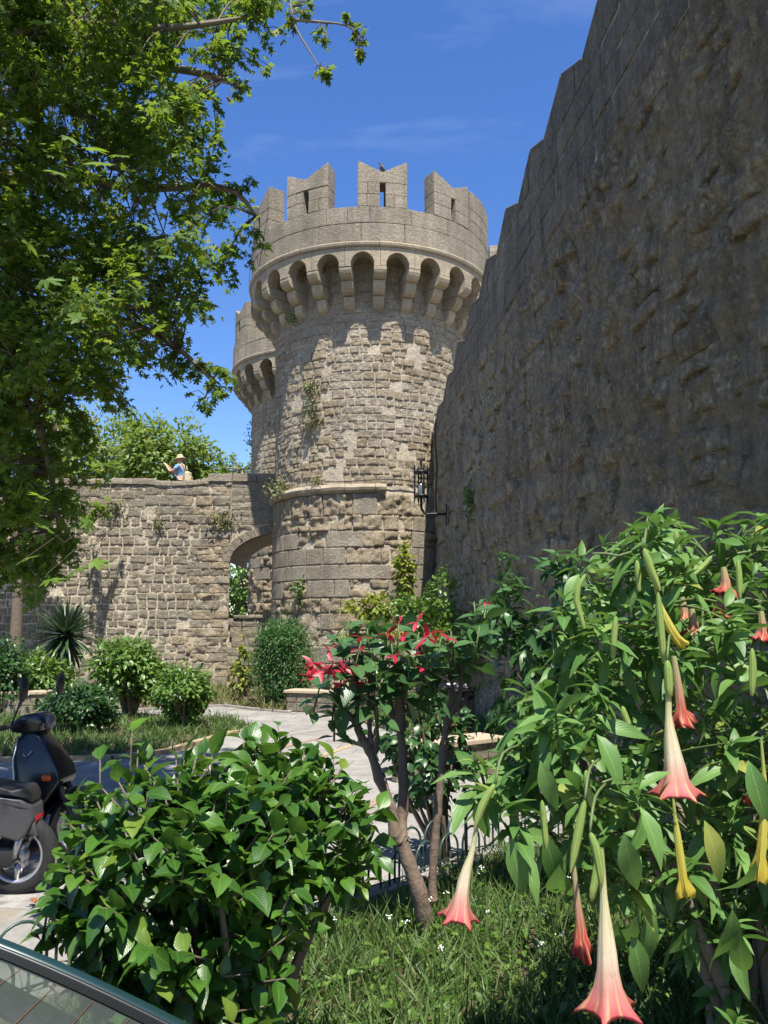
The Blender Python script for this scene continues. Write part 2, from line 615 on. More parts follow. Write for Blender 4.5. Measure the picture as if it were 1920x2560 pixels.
def build_tower(C, name, label, ph0, ph1, main=True):
    tw = empty(name, (C[0], C[1], 0), label, 'tower')
    RS, RO = 2.80, 3.64
    Rz = lambda z: RS + 0.06 * min(1, max(0, (z - 5) / 5)) + (0.03 if z < 5.3 else 0)
    def mp_(u, v, d):
        r = Rz(v) + d
        return Vector((C[0] + r * math.sin(u), C[1] - r * math.cos(u), v))
    # mortar core
    V, F = [], []
    na, nzv = 220, 90
    zs = [-0.3 + 12.1 * j / nzv for j in range(nzv + 1)]
    for j, z in enumerate(zs):
        for i in range(na):
            a = 2 * math.pi * i / na
            p = mp_(a, z, 0)
            V.append(mp_(a, z, -0.016 + 0.022 * noise.fractal(p * 3.5, 0.9, 2.0, 3)))
    for j in range(nzv):
        for i in range(na):
            i2 = (i + 1) % na
            F.append((j * na + i, j * na + i2, (j + 1) * na + i2, (j + 1) * na + i))
    MB().add(V, F).build('mortar_core', M_MORTAR, tw, True)
    # lower zone: large blocks, some smooth, most honeycombed
    st = []
    z = 0.0
    while z < 5.15:
        h = random.uniform(0.38, 0.5)
        if z + h > 5.0: h = 5.28 - z
        a = ph0 - random.uniform(0, 0.2)
        while a < ph1:
            w = random.choice([0.42, 0.55, 0.75, 0.95, 0.65]) * random.uniform(0.85, 1.15)
            da = w / RS
            pc = mp_(a + da / 2, z + h / 2, 0)
            e = noise.noise(pc * 0.55 + Vector((3.1, 0, 1.7))) + random.uniform(-0.25, 0.25)
            g = 0.008
            if e > 0.22:
                st.append((*patch(mp_, a + g / RS, a + da - g / RS, z + g, z + h - g, 5, 4, 0.035, 0.1, 0.012, 0.012, 3, 0.006), 0, False))
            else:
                # eroded: broken into two or three smaller lumps
                k = random.choice([1, 1, 2, 2])
                kz = random.choice([1, 1, 2])
                for q in range(k):
                    for qz in range(kz):
                        nu = max(4, int(w / k / 0.045))
                        nv = max(4, int(h / kz / 0.045))
                        gg = 0.008
                        st.append((*patch(mp_, a + da * q / k + gg / RS, a + da * (q + 1) / k - gg / RS, z + h * qz / kz + gg, z + h * (qz + 1) / kz - gg, nu, nv,
                                          random.uniform(-0.02, 0.035), 0.12, 0.025, random.uniform(0.07, 0.13), 3.4, 0.02), 1, True))
            a += da
        z += h
    put_stones(st, tw, [M_ASHLAR, M_ERODE], 'ashlar_block', 300 if main else 60)
    # upper shaft: small squared rubble in courses
    st = []
    secs_, a_ = [], ph0 - 0.1
    while a_ < ph1:
        b_ = a_ + random.uniform(0.45, 0.9)
        secs_.append((a_, b_))
        a_ = b_
    todo = [(sa_, sb_, 5.52) for sa_, sb_ in secs_]
    top_ = {}
    while todo:
        sa0, sb0, z = todo.pop()
        if z >= 11.7: continue
        sa_ = sa0 + 0.16 * noise.noise(Vector((sa0 * 9, 1.3, z * 1.1)))
        sb_ = sb0 + 0.16 * noise.noise(Vector((sb0 * 9, 1.3, z * 1.1)))
        h = random.uniform(0.2, 0.27)
        if z > 10.2: h = random.uniform(0.28, 0.36)
        if z + h > 11.72: h = 11.78 - z
        a = sa_
        while a < sb_ - 0.01:
            w = random.uniform(0.2, 0.36) if z < 9.6 else random.uniform(0.32, 0.6)
            da = w / RS
            if sb_ - a - da < 0.05: da = sb_ - a
            pc = mp_(a + da / 2, z + h / 2, 0)
            e = noise.noise(pc * 0.7 + Vector((9.1, 2, 5.7))) + random.uniform(-0.2, 0.2)
            g = random.uniform(0.008, 0.022) if z < 9.6 else 0.006
            if z > 9.6:
                mi, ro, pr, ed = 0, 0.02, random.uniform(0.0, 0.03), 0.015
            elif e < 0.1:
                mi, ro, pr, ed = 1, random.uniform(0.031, 0.055), random.uniform(-0.012, 0.018), 0.014
            else:
                mi, ro, pr, ed = 0, 0.022, random.uniform(-0.004, 0.012), 0.010
            if not (z < 9.6 and (random.random() < 0.03 or noise.noise(pc * 1.3 + Vector((4, 8, 2))) > 0.36)):
                st.append((*patch(mp_, a + g / RS, a + da - g / RS, z + g, z + h - g, 8, 7, pr, 0.1, ed, ro, 4.0, 0.014), mi, mi == 1))
            a += da
        todo.append((sa0, sb0, z + h))
    put_stones(st, tw, [M_TOWER, M_ERODE], 'shaft_stone', 300 if main else 80)
    # moulded string course, broken off on the right
    b = 0.17
    prof = [(RS - 0.05, 5.27), (RS + 0.09, 5.30), (RS + 0.17, 5.36), (RS + 0.19, 5.43), (RS + 0.15, 5.5), (RS + 0.04, 5.55), (RS - 0.05, 5.56)]
    a = -1.75
    while a < b:
        a2 = min(a + random.uniform(0.2, 0.32), b)
        V, F = ring_mesh(C, prof, a + 0.002, a2 - 0.002, 8)
        V = [v + Vector((0.012 * noise.noise(v * 5), 0.012 * noise.noise(v * 5 + Vector((5, 1, 1))), 0.015 * noise.noise(v * 4))) for v in V]
        k = len(prof)
        F += [tuple(range(k)), tuple(reversed(range(8 * k, 9 * k)))]
        MB().add(V, F).build('string_course', M_CORBEL, tw, False)
        a = a2
    # corbels, three stones each
    stages = [[(2.74, 10.3), (2.88, 10.305), (2.97, 10.35), (3.04, 10.43), (3.075, 10.54), (3.08, 10.655), (2.74, 10.655)],
              [(2.74, 10.66), (3.15, 10.665), (3.25, 10.71), (3.32, 10.79), (3.355, 10.89), (3.36, 10.985), (2.74, 10.985)],
              [(2.74, 10.99), (3.42, 10.995), (3.53, 11.03), (3.60, 11.10), (3.628, 11.18), (3.63, 11.262), (2.74, 11.262)]]
    step = R(15)
    lo, hi = math.floor(ph0 / step) - 1, math.ceil(ph1 / step) + 1
    for k in range(lo, hi + 1):
        ac = R(5.2) + k * step
        top = None
        for si, prof in enumerate(reversed(stages)):
            V, F = [], []
            hw = 0.165 + random.uniform(-0.008, 0.008) - 0.010 * si
            n = len(prof)
            t = Vector((math.cos(ac), math.sin(ac), 0))
            o_ = Vector((math.sin(ac), -math.cos(ac), 0))
            dr = random.uniform(-0.015, 0.01)
            for s in (-1, 1):
                for r, zz in prof:
                    V.append(Vector((C[0], C[1], zz)) + o_ * (r + dr) + t * hw * s)
            F = [tuple(reversed(range(n))), tuple(range(n, 2 * n))] + [(i, (i + 1) % n, n + (i + 1) % n, n + i) for i in range(n)]
            nm = 'corbel' if top is None else 'corbel_stone'
            ob = MB().add(V, F).build(nm, M_CORBEL, tw if top is None else top)
            bevel(ob, 0.012)
            if top is None: top = ob
    # arched machicolation bays
    for k in range(lo, hi + 1):
        ac = R(5.2) + (k + 0.5) * step
        hb, ho = R(7.5) - 0.0012, R(4.95)
        bot = [(-hb, 11.27), (-ho, 11.27), (-ho, 11.39)]
        for i in range(1, 12):
            x = -1 + i / 6
            bot.append((ho * x, 11.39 + 0.27 * (1 - abs(x) ** 1.9) ** 0.62))
        bot += [(ho, 11.39), (ho, 11.27), (hb, 11.27)]
        V, F = [], []
        zt = 11.79
        def P_(r, a, z): return Vector((C[0] + r * math.sin(ac + a), C[1] - r * math.cos(ac + a), z))
        for r in (3.635, 3.30):
            for a, zz in bot: V.append(P_(r, a, zz))
            for a, zz in bot: V.append(P_(r, a, zt))
        n = len(bot)
        for i in range(n - 1):
            if abs(bot[i][0] - bot[i + 1][0]) > 1e-6:
                F.append((i, i + 1, n + i + 1, n + i))
                F.append((2 * n + i + 1, 2 * n + i, 3 * n + i, 3 * n + i + 1))
            F.append((i + 1, i, 2 * n + i, 2 * n + i + 1))
        F.append((0, n, 3 * n, 2 * n))
        F.append((n - 1, 3 * n - 1, 4 * n - 1, 2 * n - 1))
        MB().add(V, F).build('arched_bay', M_CORBEL, tw)
    # closing slab and moulding under the parapet
    V, F = ring_mesh(C, [(2.75, 11.68), (3.31, 11.68), (3.31, 11.795), (2.75, 11.795)], n=72)
    MB().add(V, F).build('walk_slab', M_CORBEL, tw)
    a = ph0 - 0.1
    while a < ph1 + 0.1:
        a2 = a + random.uniform(0.24, 0.36)
        prof = [(3.2, 11.795), (3.655, 11.797), (3.70, 11.83), (3.715, 11.89), (3.70, 11.93), (3.63, 11.96), (3.2, 11.962)]
        V, F = ring_mesh(C, prof, a + 0.0015, a2 - 0.0015, 6)
        k = len(prof)
        F += [tuple(range(k)), tuple(reversed(range(6 * k, 7 * k)))]
        MB().add(V, F).build('cornice_block', M_CORBEL, tw)
        a = a2
    # parapet: two courses of dressed blocks
    def blk(a, a2, z0, z1, top=None, nm='parapet_block', par=tw, r0=3.12, r1=RO, mat=M_ASHLAR):
        n = max(2, int((a2 - a) / 0.045))
        V, F = [], []
        dr = random.uniform(-0.008, 0.008)
        for i in range(n + 1):
            an = a + (a2 - a) * i / n
            zt = z1 if top is None else top(an)
            for r, zz in ((r1 + dr, z0), (r1 + dr, zt), (r0, zt), (r0, z0)):
                q = Vector((C[0] + r * math.sin(an), C[1] - r * math.cos(an), zz))
                V.append(q + 0.012 * Vector((noise.noise(q * 6), noise.noise(q * 6 + Vector((4, 4, 1))), noise.noise(q * 5 + Vector((1, 9, 3))))))
        for i in range(n):
            b0, b1 = i * 4, i * 4 + 4
            for q in range(4):
                q2 = (q + 1) % 4
                F.append((b0 + q, b1 + q, b1 + q2, b0 + q2))
        F += [(0, 1, 2, 3), (n * 4 + 3, n * 4 + 2, n * 4 + 1, n * 4)]
        o = MB().add(V, F).build(nm, mat, par)
        bevel(o, 0.014, 2)
        return o
    for z0, z1 in ((11.962, 12.468), (12.471, 12.93)):
        a = ph0 - random.uniform(0.05, 0.2)
        while a < ph1 + 0.1:
            a2 = a + random.uniform(0.16, 0.34)
            blk(a + 0.0012, a2 - 0.0012, z0, z1)
            a = a2
    # swallow-tailed merlons with a loophole
    ms = R(34.3)
    for k in range(-8, 9):
        mc = R(6.2) + k * ms
        if mc < ph0 - 0.3 or mc > ph1 + 0.3: continue
        hw, sl = R(10.7), R(1.35)
        solid = main and k == 2
        if solid: mc, hw, sl = R(70), R(17.5), R(0.06)
        pk = [14.27 + random.uniform(-0.04, 0.06), 14.27 + random.uniform(-0.06, 0.04)]
        def top(an, mc=mc, pk=pk, hw=hw):
            x = (an - mc) / hw
            if hw > 0.25: return 14.15
            return 13.93 + (pk[1 if x > 0 else 0] - 13.93) * abs(x) ** 1.05
        cap = blk(mc - hw, mc + hw, 13.62, None, top, 'merlon', tw)
        for s in (-1, 1):
            for z0, z1 in ((12.933, 13.28), (13.283, 13.617)):
                a, a2 = (mc - hw, mc - sl) if s < 0 else (mc + sl, mc + hw)
                if random.random() < 0.35:
                    am = a + (a2 - a) * random.uniform(0.35, 0.65)
                    blk(a, am - 0.0012, z0, z1, None, 'merlon_block', cap)
                    blk(am + 0.0012, a2, z0, z1, None, 'merlon_block', cap)
                else:
                    blk(a, a2, z0, z1, None, 'merlon_block', cap)
    return tw

TC = (-0.426, 24.5)
tower = build_tower(TC, 'round_tower', 'big round stone tower with swallow-tail battlements, nearer of the two towers', R(-100), R(100))
TC2 = (-2.47, 32.9)
tower2 = build_tower(TC2, 'round_tower', 'half-hidden round tower standing behind the bigger nearer tower', R(-100), R(8), main=False)

# boards lashed to the side of the far tower
for px, y0, y1 in ((583, 870, 962), (589, 858, 968), (596, 850, 975), (604, 838, 930), (622, 840, 915)):
    Y = 32.9 - (px - 585) * 0.03
    a, b = at(px, y0, Y - 0.6), at(px + 2, y1, Y - 0.6)
    m = MB().box((a + b) / 2, (0.07, 0.04, (a - b).length))
    m.build('wooden_plank', plain('old_wood', (0.16, 0.13, 0.10), 0.85, var=0.4, scale=12), tower2)

# ------------------------------------------------------------------ bridge wall on the left
YW = 25.2
wall = empty('bridge_wall', (-7, YW, 0), 'long stone bridge wall with arch, left of the round tower', 'wall')
def mw(u, v, d): return Vector((u, YW - d, v))
XA = -4.70
ax_, hs_, sp_, ri_ = -2.9, 1.8, 3.70, 0.95
def arch_z(x, off=0.0):
    q = (x - ax_) / (hs_ + off)
    return sp_ + (ri_ + off) * math.sqrt(max(0, 1 - q * q))
def wtop(x):
    if x > -5.4: return 6.42
    return 6.30 - 0.07 * math.exp(-((x + 6.5) / 0.9) ** 2) + 0.03 * noise.noise(Vector((x * 1.7, 0, 3)))
# core
m = MB()
xs = np.linspace(-13.5, XA, 90)
V, F = [], []
nz_ = 50
for x in xs:
    for j in range(nz_ + 1):
        z = -0.4 + (wtop(x) - 0.06 + 0.4) * j / nz_
        p = Vector((x, YW, z))
        V.append(Vector((x, YW + 0.012 - 0.022 * noise.fractal(p * 3.5, 0.9, 2.0, 3), z)))
for i in range(len(xs) - 1):
    for j in range(nz_):
        a = i * (nz_ + 1) + j
        F.append((a, a + nz_ + 1, a + nz_ + 2, a + 1))
m.add(V, F)
m.build('mortar_core', M_MORTAR, wall, True)
MB().box((-9.3, YW + 0.30, 2.9), (8.60, 0.48, 6.62)).build('parapet_core', M_WALLST, wall)
MB().box((-9.55, YW + 1.7, 2.5), (7.7, 2.3, 5.84)).build('walkway', M_WALLST, wall)
# arch and spandrel
V, F = [], []
xs = [XA + (1.75) * i / 24 for i in range(25)]
for x in xs:
    z = arch_z(x)
    V += [Vector((x, YW + 0.02, z)), Vector((x, YW + 0.02, 6.36)), Vector((x, YW + 2.9, 6.0)), Vector((x, YW + 2.9, z))]
for i in range(24):
    for q in range(4):
        q2 = (q + 1) % 4
        F.append((i * 4 + q, i * 4 + 4 + q, i * 4 + 4 + q2, i * 4 + q2))
MB().add(V, F).build('arch_core', M_MORTAR, wall)
a = 0
NV = 9
ths = [math.pi - (math.pi * 0.5) * i / NV for i in range(NV + 1)]
for i in range(NV):
    V = []
    t0, t1 = ths[i] - 0.004, ths[i + 1] + 0.004
    for yy in (YW - 0.02, YW + 0.25):
        for t, off in ((t0, 0.0), (t1, 0.0), (t1, 0.27), (t0, 0.27)):
            V.append(Vector((ax_ + (hs_ + off) * math.cos(t) * 0.999, yy, sp_ + (ri_ + off) * math.sin(t) - 0.003)))
    F = [(0, 1, 2, 3), (7, 6, 5, 4), (0, 4, 5, 1), (1, 5, 6, 2), (2, 6, 7, 3), (3, 7, 4, 0)]
    bevel(MB().add(V, F).build('voussoir', M_WALLST, wall), 0.01, 1)
# stones of the face
st = []
todo = []
x = -13.4
while x < XA - 0.3:
    xb = min(x + random.uniform(1.1, 2.4), XA)
    if XA - xb < 0.9: xb = XA
    todo.append((x, xb, 0.0))
    x = xb
while todo:
    xa0, xb0, z = todo.pop()
    if z >= 6.3: continue
    xa_ = xa0 + 0.42 * noise.noise(Vector((xa0 * 3, 2.3, z * 1.1)))
    xb_ = xb0 if xb0 == XA else xb0 + 0.42 * noise.noise(Vector((xb0 * 3, 2.3, z * 1.1)))
    h = random.uniform(0.21, 0.30)
    if z > 5.0: h = random.uniform(0.24, 0.36)
    x = xa_
    while x < xb_ - 0.02:
        quoin = x > -6.15 + 0.25 * math.sin(z * 9)
        w = random.uniform(0.24, 0.42)
        if quoin: w = random.uniform(0.4, 0.7)
        if z > 5.0 and not quoin: w = random.uniform(0.3, 0.65)
        x2 = min(x + w, xb_)
        if xb_ - x2 < 0.16: x2 = xb_
        z2 = min(z + h, wtop(x) - 0.01)
        if z2 - z > 0.08 and not (random.random() < 0.008 and z < 5):
            pc = Vector((x, YW, z))
            e = noise.noise(pc * 0.5) + random.uniform(-0.3, 0.3)
            g = random.uniform(0.012, 0.028) if not quoin and z < 5 else 0.006
            ro = random.uniform(0.031, 0.05) if e < 0 else 0.022
            if quoin: ro = random.uniform(0.04, 0.09)
            st.append((*patch(mw, x + g, x2 - g, z + g, z2 - g, 8 if not quoin else 11, 7, random.uniform(-0.008, 0.016), 0.1, 0.012, ro, 3.8, 0.016), 1 if quoin and random.random() < 0.6 else 0, True))
        x = x2
    todo.append((xa0, xb0, z + h))
put_stones(st, wall, [M_WALLST, M_ERODE], 'wall_stone', 300)
# spandrel stones
z = 3.95
st = []
while z < 6.36:
    h = 0.23 if z < 6.0 else 6.42 - z
    x = XA + 0.01 - random.uniform(0, 0.2) + 0.2
    x = XA + 0.006
    first = True
    while x < -3.0:
        w = random.uniform(0.3, 0.55) if not first else random.uniform(0.15, 0.5)
        first = False
        lo_ = max(arch_z(x + w * 0.5, 0.27), arch_z(min(x + w, -2.95), 0.27)) + 0.01
        zb = max(z, lo_)
        if z + h - zb > 0.07:
            st.append((*patch(mw, x + 0.006, x + w - 0.006, zb + 0.006, z + h - 0.006, 4, 3, random.uniform(0.0, 0.02), 0.1, 0.012, 0.02, 3.5, 0.004), 0, False))
        x += w
    z += h
put_stones(st, wall, [M_WALLST], 'spandrel_stone', 300)
# rounded coping lumps on the parapet
x = -13.3
while x < -5.45:
    w = random.uniform(0.3, 0.75)
    def mc_(u, v, d, x=x): return Vector((u, YW - 0.05 + v, wtop(u) - 0.06 + d))
    V, F = patch(mc_, x + 0.006, x + w - 0.006, 0.0, 0.55, 8, 6, random.uniform(0.02, 0.07), 0.1, 0.035, 0.05, 2.5, 0.01)
    MB().add(V, [tuple(reversed(f)) for f in F] if False else F).build('coping_stone', M_WALLST, wall, True)
    x += w
# step block at the bridge end of the coping
for i in range(3):
    V, F = patch(lambda u, v, d: Vector((u, YW - 0.06 + v, 6.36 + d)), -5.42 + i * 0.75, -4.69 + i * 0.75, 0, 0.6, 6, 5, 0.09, 0.15, 0.02, 0.02, 3)
    MB().add(V, F).build('coping_stone', M_WALLST, wall, False)

# low wall under the arch
lw = empty('low_wall', (-3.9, 25.9, 0), 'low shaded stone wall closing the archway beside the round bush', 'wall')
def ml(u, v, d): return Vector((u, 25.9 - d, v))
prof_top = lambda x: 2.05 + (0.10 * (1 - abs(x + 3.75) / 0.4) if abs(x + 3.75) < 0.4 else 0) + (0.05 if x < -4.3 else 0)
MB().box((-4.0, 26.12, 0.95), (2.4, 0.35, 2.1)).build('wall_core', M_MORTAR, lw)
z = 0
while z < 2.0:
    h = random.uniform(0.24, 0.33)
    if z + h > 1.8: h = 2.03 - z
    x = -4.7 - random.uniform(0, 0.2)
    while x < -2.9:
        w = random.uniform(0.35, 0.6)
        V, F = patch(ml, x + 0.008, x + w - 0.008, z + 0.008, z + h - 0.008, 4, 3, random.uniform(0.03, 0.06), 0.1, 0.015, 0.02, 3, 0.006)
        MB().add(V, F).build('wall_stone', M_WALLST, lw)
        x += w
    z += h
x = -4.66
while x < -2.95:
    w = random.uniform(0.3, 0.42)
    V = []
    for yy in (25.8, 26.35):
        for xx, zz in ((x, 2.03), (x + w - 0.01, 2.03), (x + w - 0.01, prof_top(x + w) + 0.02), (x, prof_top(x) + 0.02)):
            V.append(Vector((xx, yy, zz)))
    bevel(MB().add(V, [(0, 1, 2, 3), (7, 6, 5, 4), (0, 4, 5, 1), (1, 5, 6, 2), (2, 6, 7, 3), (3, 7, 4, 0)]).build('coping_stone', M_WALLST, lw), 0.015, 1)
    x += w

# bit of battlement seen past the tower on the right
bt = empty('battlement_wall', (4.5, 33, 0), 'small sliver of far battlement between the tower top and right wall', 'wall')
p = at(1240, 640, 33)
MB().box((p.x + 1.2, 33.4, p.z / 2 - 0.4), (3.4, 1.0, p.z)).build('wall_core', M_ASHLAR, bt)
for i, (dx, w) in enumerate(((0, 0.42), (1.6, 0.9))):
    for j in range(3):
        bevel(MB().box((p.x - 0.05 + dx, 33.3, p.z - 0.28 + j * 0.3), (w, 0.6, 0.295)).build('merlon_block', M_ASHLAR, bt), 0.01, 1)

# ------------------------------------------------------------------ tall curtain wall on the right
K_ = 0.953
rw = empty('curtain_wall', (2.4, 12, 0), 'tall dark weathered stone wall in shade filling the right side', 'wall')
tops = [(1.0, 9.1), (6.0, 8.75), (6.95, 9.12), (7.8, 8.75), (8.6, 9.12), (9.38, 8.75), (10.25, 9.15), (11.14, 8.78), (11.9, 9.07), (12.72, 8.64), (13.6, 9.0), (14.4, 8.55), (15.3, 8.85),
        (16.1, 8.4), (17.0, 8.62), (17.8, 8.1), (18.7, 8.38), (19.4, 7.9), (20.3, 8.05), (21.1, 7.6), (22.0, 7.7), (23.0, 7.3), (25, 7.2)]
tops = [(s * K_, (z - 1.85) * K_ + 1.85) for s, z in tops]
def rtop(s):
    for (s0, z0), (s1, z1) in zip(tops, tops[1:]):
        if s0 <= s <= s1: return z0 + (z1 - z0) * (s - s0) / (s1 - s0)
    return tops[0][1] if s < tops[0][0] else tops[-1][1]
SL = 0.077
RN = Vector((-1, -SL, 0)).normalized()
def mr(u, v, d):
    return Vector((3.05 - SL * u, u, min(v, rtop(u)))) + RN * d
def big(p):
    """slow swelling of the old face, shared by stones and mortar"""
    return 0.06 * noise.fractal(p * 0.55, 0.9, 2.0, 3)
def mrb(u, v, d):
    p = mr(u, v, 0)
    k = min(1.0, max(0.0, (6.98 - v) / 0.8))
    return p + RN * (d + k * big(p) - 0.05 * k)
# mortar face
V, F = [], []
us = []
s = 3.0
while s < 22.6:
    us.append(s)
    s += 0.022 + 0.0042 * s
nz_ = 220
for s in us:
    zt = rtop(s) - 0.02
    for j in range(nz_ + 1):
        z = -0.3 + (zt + 0.3) * j / nz_
        p = mr(s, z, 0)
        k = 1.0 if z < 6.9 else 0.15
        V.append(mrb(s, z, (-0.042 if k == 1.0 else -0.008) + k * erode(p, 0.11, 2.6, 0.8)))
for i in range(len(us) - 1):
    for j in range(nz_):
        a = i * (nz_ + 1) + j
        F.append((a + 1, a + nz_ + 2, a + nz_ + 1, a))
MB().add(V, F).build('mortar_core', M_RMORT, rw, True)
# body of the wall behind the face
V, F = [], []
ss = [1.0 + 0.4 * i for i in range(57)]
for s in ss:
    zt = rtop(s) - 0.04
    a, b = mr(s, 0, -0.16), mr(s, 0, -1.5)
    V += [(a.x, a.y, -0.3), (a.x, a.y, zt), (b.x, b.y, zt), (b.x, b.y, -0.3)]
for i in range(len(ss) - 1):
    for q in range(4):
        q2 = (q + 1) % 4
        F.append((i * 4 + q, i * 4 + q2, i * 4 + 4 + q2, i * 4 + 4 + q))
F += [(3, 2, 1, 0), tuple(len(V) - 4 + q for q in range(4))]
MB().add(V, F).build('wall_body', M_RASH, rw)
# rough stones
st = []
z = 0.0
while z < 6.95:
    h = random.uniform(0.2, 0.42)
    if z + h > 6.8: h = 6.98 - z
    s = 3.0 + random.uniform(0, 0.4)
    while s < 22.4:
        w = random.uniform(0.22, 0.72)
        pc = mr(s, z, 0)
        e = noise.noise(pc * 0.8) + random.uniform(-0.25, 0.25)
        if random.random() > 0.22:
            fine_ = 0.020 + 0.0032 * s
            nu = max(4, min(26, int(w / fine_)))
            nv = max(4, min(18, int(h / fine_)))
            fresh = e > 0.12
            g = random.uniform(0.006, 0.026)
            hh = h * random.uniform(0.78, 1.0)
            zz = z + random.uniform(0, h - hh) + random.uniform(-0.1, 0.1)
            st.append((*patch(mrb, s + g, s + w - g, zz + g * 0.6, zz + hh - g * 0.6, nu, nv, random.uniform(-0.035, 0.035) + (0.015 if fresh else 0), 0.14,
                              0.015 if fresh else 0.03, 0.035 if fresh else random.uniform(0.08, 0.13), 2.8, 0.045), 0, True))
        s += w
    z += h
put_stones(st, rw, [M_RIGHT], 'rough_stone', 300)
# dressed courses along the top
st = []
z = 6.98
zc = [6.98, 7.40, 7.80, 8.20, 9.0]
for z0, z1 in zip(zc, zc[1:]):
    s = 3.0 + random.uniform(0, 0.5)
    while s < 22.4:
        w = random.uniform(0.45, 0.95)
        if max(rtop(s + w * k / 5) for k in range(6)) > z0 + 0.05:
            V, F = patch(mr, s + 0.010, s + w - 0.010, z0 + 0.011, z1 - 0.011, 8, 4, random.uniform(0.018, 0.03), 0.14, 0.010, 0.018, 3, 0.006, False)
            st.append((V, F, 0, False))
        s += w
put_stones(st, rw, [M_RASH], 'ashlar_block', 300)
# pale pointing between the dressed courses
V, F = [], []
ss = [3.0 + 0.1 * i for i in range(195)]
for s in ss:
    zt = rtop(s) - 0.01
    for j in range(3):
        V.append(mr(s, 6.98 + (zt - 6.98) * j / 2, 0.003))
for i in range(len(ss) - 1):
    for j in range(2): F.append((i * 3 + j + 1, i * 3 + j + 4, i * 3 + j + 3, i * 3 + j))
MB().add(V, F).build('pointing', stone('pale_pointing', [(0.42, 0.37, 0.30), (0.47, 0.42, 0.34)], pit=0.3, bumps=0.5, grey=0.4, streak=0.5), rw)
# cap stones along the zig-zag top
for (s0, z0), (s1, z1) in zip(tops, tops[1:]):
    if s0 < 2.5 or s1 > 22.6: continue
    V = []
    for d in (0.035, -1.5):
        for s, z in ((s0 + 0.004, z0), (s1 - 0.004, z1)):
            a = mr(s, 0, d)
            V += [(a.x, a.y, z - 0.02), (a.x, a.y, z + 0.035)]
    bevel(MB().add(V, [(0, 1, 3, 2), (4, 6, 7, 5), (1, 5, 7, 3), (0, 2, 6, 4), (0, 4, 5, 1), (2, 3, 7, 6)]).build('cap_stone', M_RASH, rw), 0.01, 1)

# ------------------------------------------------------------------ ground, path, beds
M_SOIL = plain('soil', (0.085, 0.06, 0.036), 0.95, var=0.55, scale=7, bump=0.7)
M_GRAVEL = plain('dust', (0.20, 0.175, 0.14), 0.95, var=0.3, scale=25, bump=0.4)
def slabmat():
    t = NT('paving_stone')
    p = t.pos()
    r = t.rnd()
    base = t.ramp(r, [(0, (0.245, 0.233, 0.212)), (0.5, (0.28, 0.267, 0.245)), (1, (0.31, 0.295, 0.27))])
    n = t.noise(3, 6, 0.65, p)
    base = t.mix(t.ramp(n, [(0.4, 0.0), (0.7, 0.5)]), base, (0.105, 0.10, 0.092))
    n2 = t.noise(45, 4, 0.7, p)
    base = t.mix(t.ramp(n2, [(0.35, 0.35), (0.6, 0.0)]), base, (0.09, 0.085, 0.08))
    t.col(base)
    t.set(Roughness=0.8)
    t.l(t.bump(n2, 0.4, 0.008, t.bump(n, 0.3, 0.03)), t.b.inputs['Normal'])
    return t.m
M_SLAB = slabmat()
M_KERB = plain('kerb_ochre', (0.33, 0.25, 0.15), 0.85, var=0.35, scale=14, bump=0.4)
M_TERRA = plain('terracotta_strip', (0.25, 0.18, 0.14), 0.85, var=0.35, scale=14, bump=0.3)
M_KGREY = plain('kerb_grey', (0.24, 0.22, 0.195), 0.9, var=0.3, scale=20, bump=0.4)

def sheet(name, pts, z, mat, kind='structure', thick=0.0):
    n = len(pts)
    V = [(p[0], p[1], z) for p in pts]
    F = [tuple(range(n))]
    if thick:
        V += [(p[0], p[1], z - thick) for p in pts]
        F += [(i, n + i, n + (i + 1) % n, (i + 1) % n) for i in range(n)]
    # make sure the top faces up
    a = sum(pts[i][0] * pts[(i + 1) % n][1] - pts[(i + 1) % n][0] * pts[i][1] for i in range(n))
    if a < 0: F = [tuple(reversed(f)) for f in F]
    return tag(MB().add(V, F).build(name, mat), kind=kind)

sheet('ground', [(-300, -300), (300, -300), (300, 300), (-300, 300)], -0.03, M_GRAVEL)
path = sheet('path', [(-12, 1.0), (3.2, 1.0), (3.0, 7.0), (2.4, 14), (2.0, 20.5), (-12, 20.5)], 0.0, M_GRAVEL)
g2 = lambda px, py: tuple(gnd(px, py).xy)
bedL = [g2(-260, 1908), g2(0, 1906), g2(280, 1900), g2(420, 1884), g2(480, 1866), g2(560, 1842), g2(628, 1827), g2(575, 1806), g2(400, 1797), g2(200, 1800), g2(-200, 1806)]
bedW = [(-12.5, 18.2), g2(0, 1790), g2(250, 1782), g2(480, 1770), g2(560, 1766), g2(640, 1776), g2(720, 1784), (-1.9, 18.9), (-1.5, 21.9), (-3.4, 24.0), (-12.5, 25.2)]
bedR = [(-0.9, 17.8), (-1.2, 20.5), (0.3, 21.8), (1.45, 21.5), (2.3, 10.8), (1.2, 12.2), (0.6, 13.8), (-0.3, 15.6)]
FL = [(-2.4, 3.6), (-1.62, 4.3), (-0.75, 5.1), (0.1, 5.95), (0.75, 6.75), (1.3, 7.0), (2.46, 7.2)]
bedF = [(-2.6, 1.6)] + FL + [(2.9, 1.6)]
B_L = sheet('planting_bed', bedL, 0.045, M_SOIL, thick=0.1)
B_W = sheet('planting_bed', bedW, 0.035, M_SOIL, thick=0.1)
B_R = sheet('planting_bed', bedR, 0.04, M_SOIL, thick=0.1)
B_F = sheet('planting_bed', bedF, 0.05, M_SOIL, thick=0.1)
beds = [bedL, bedW, bedR, bedF]

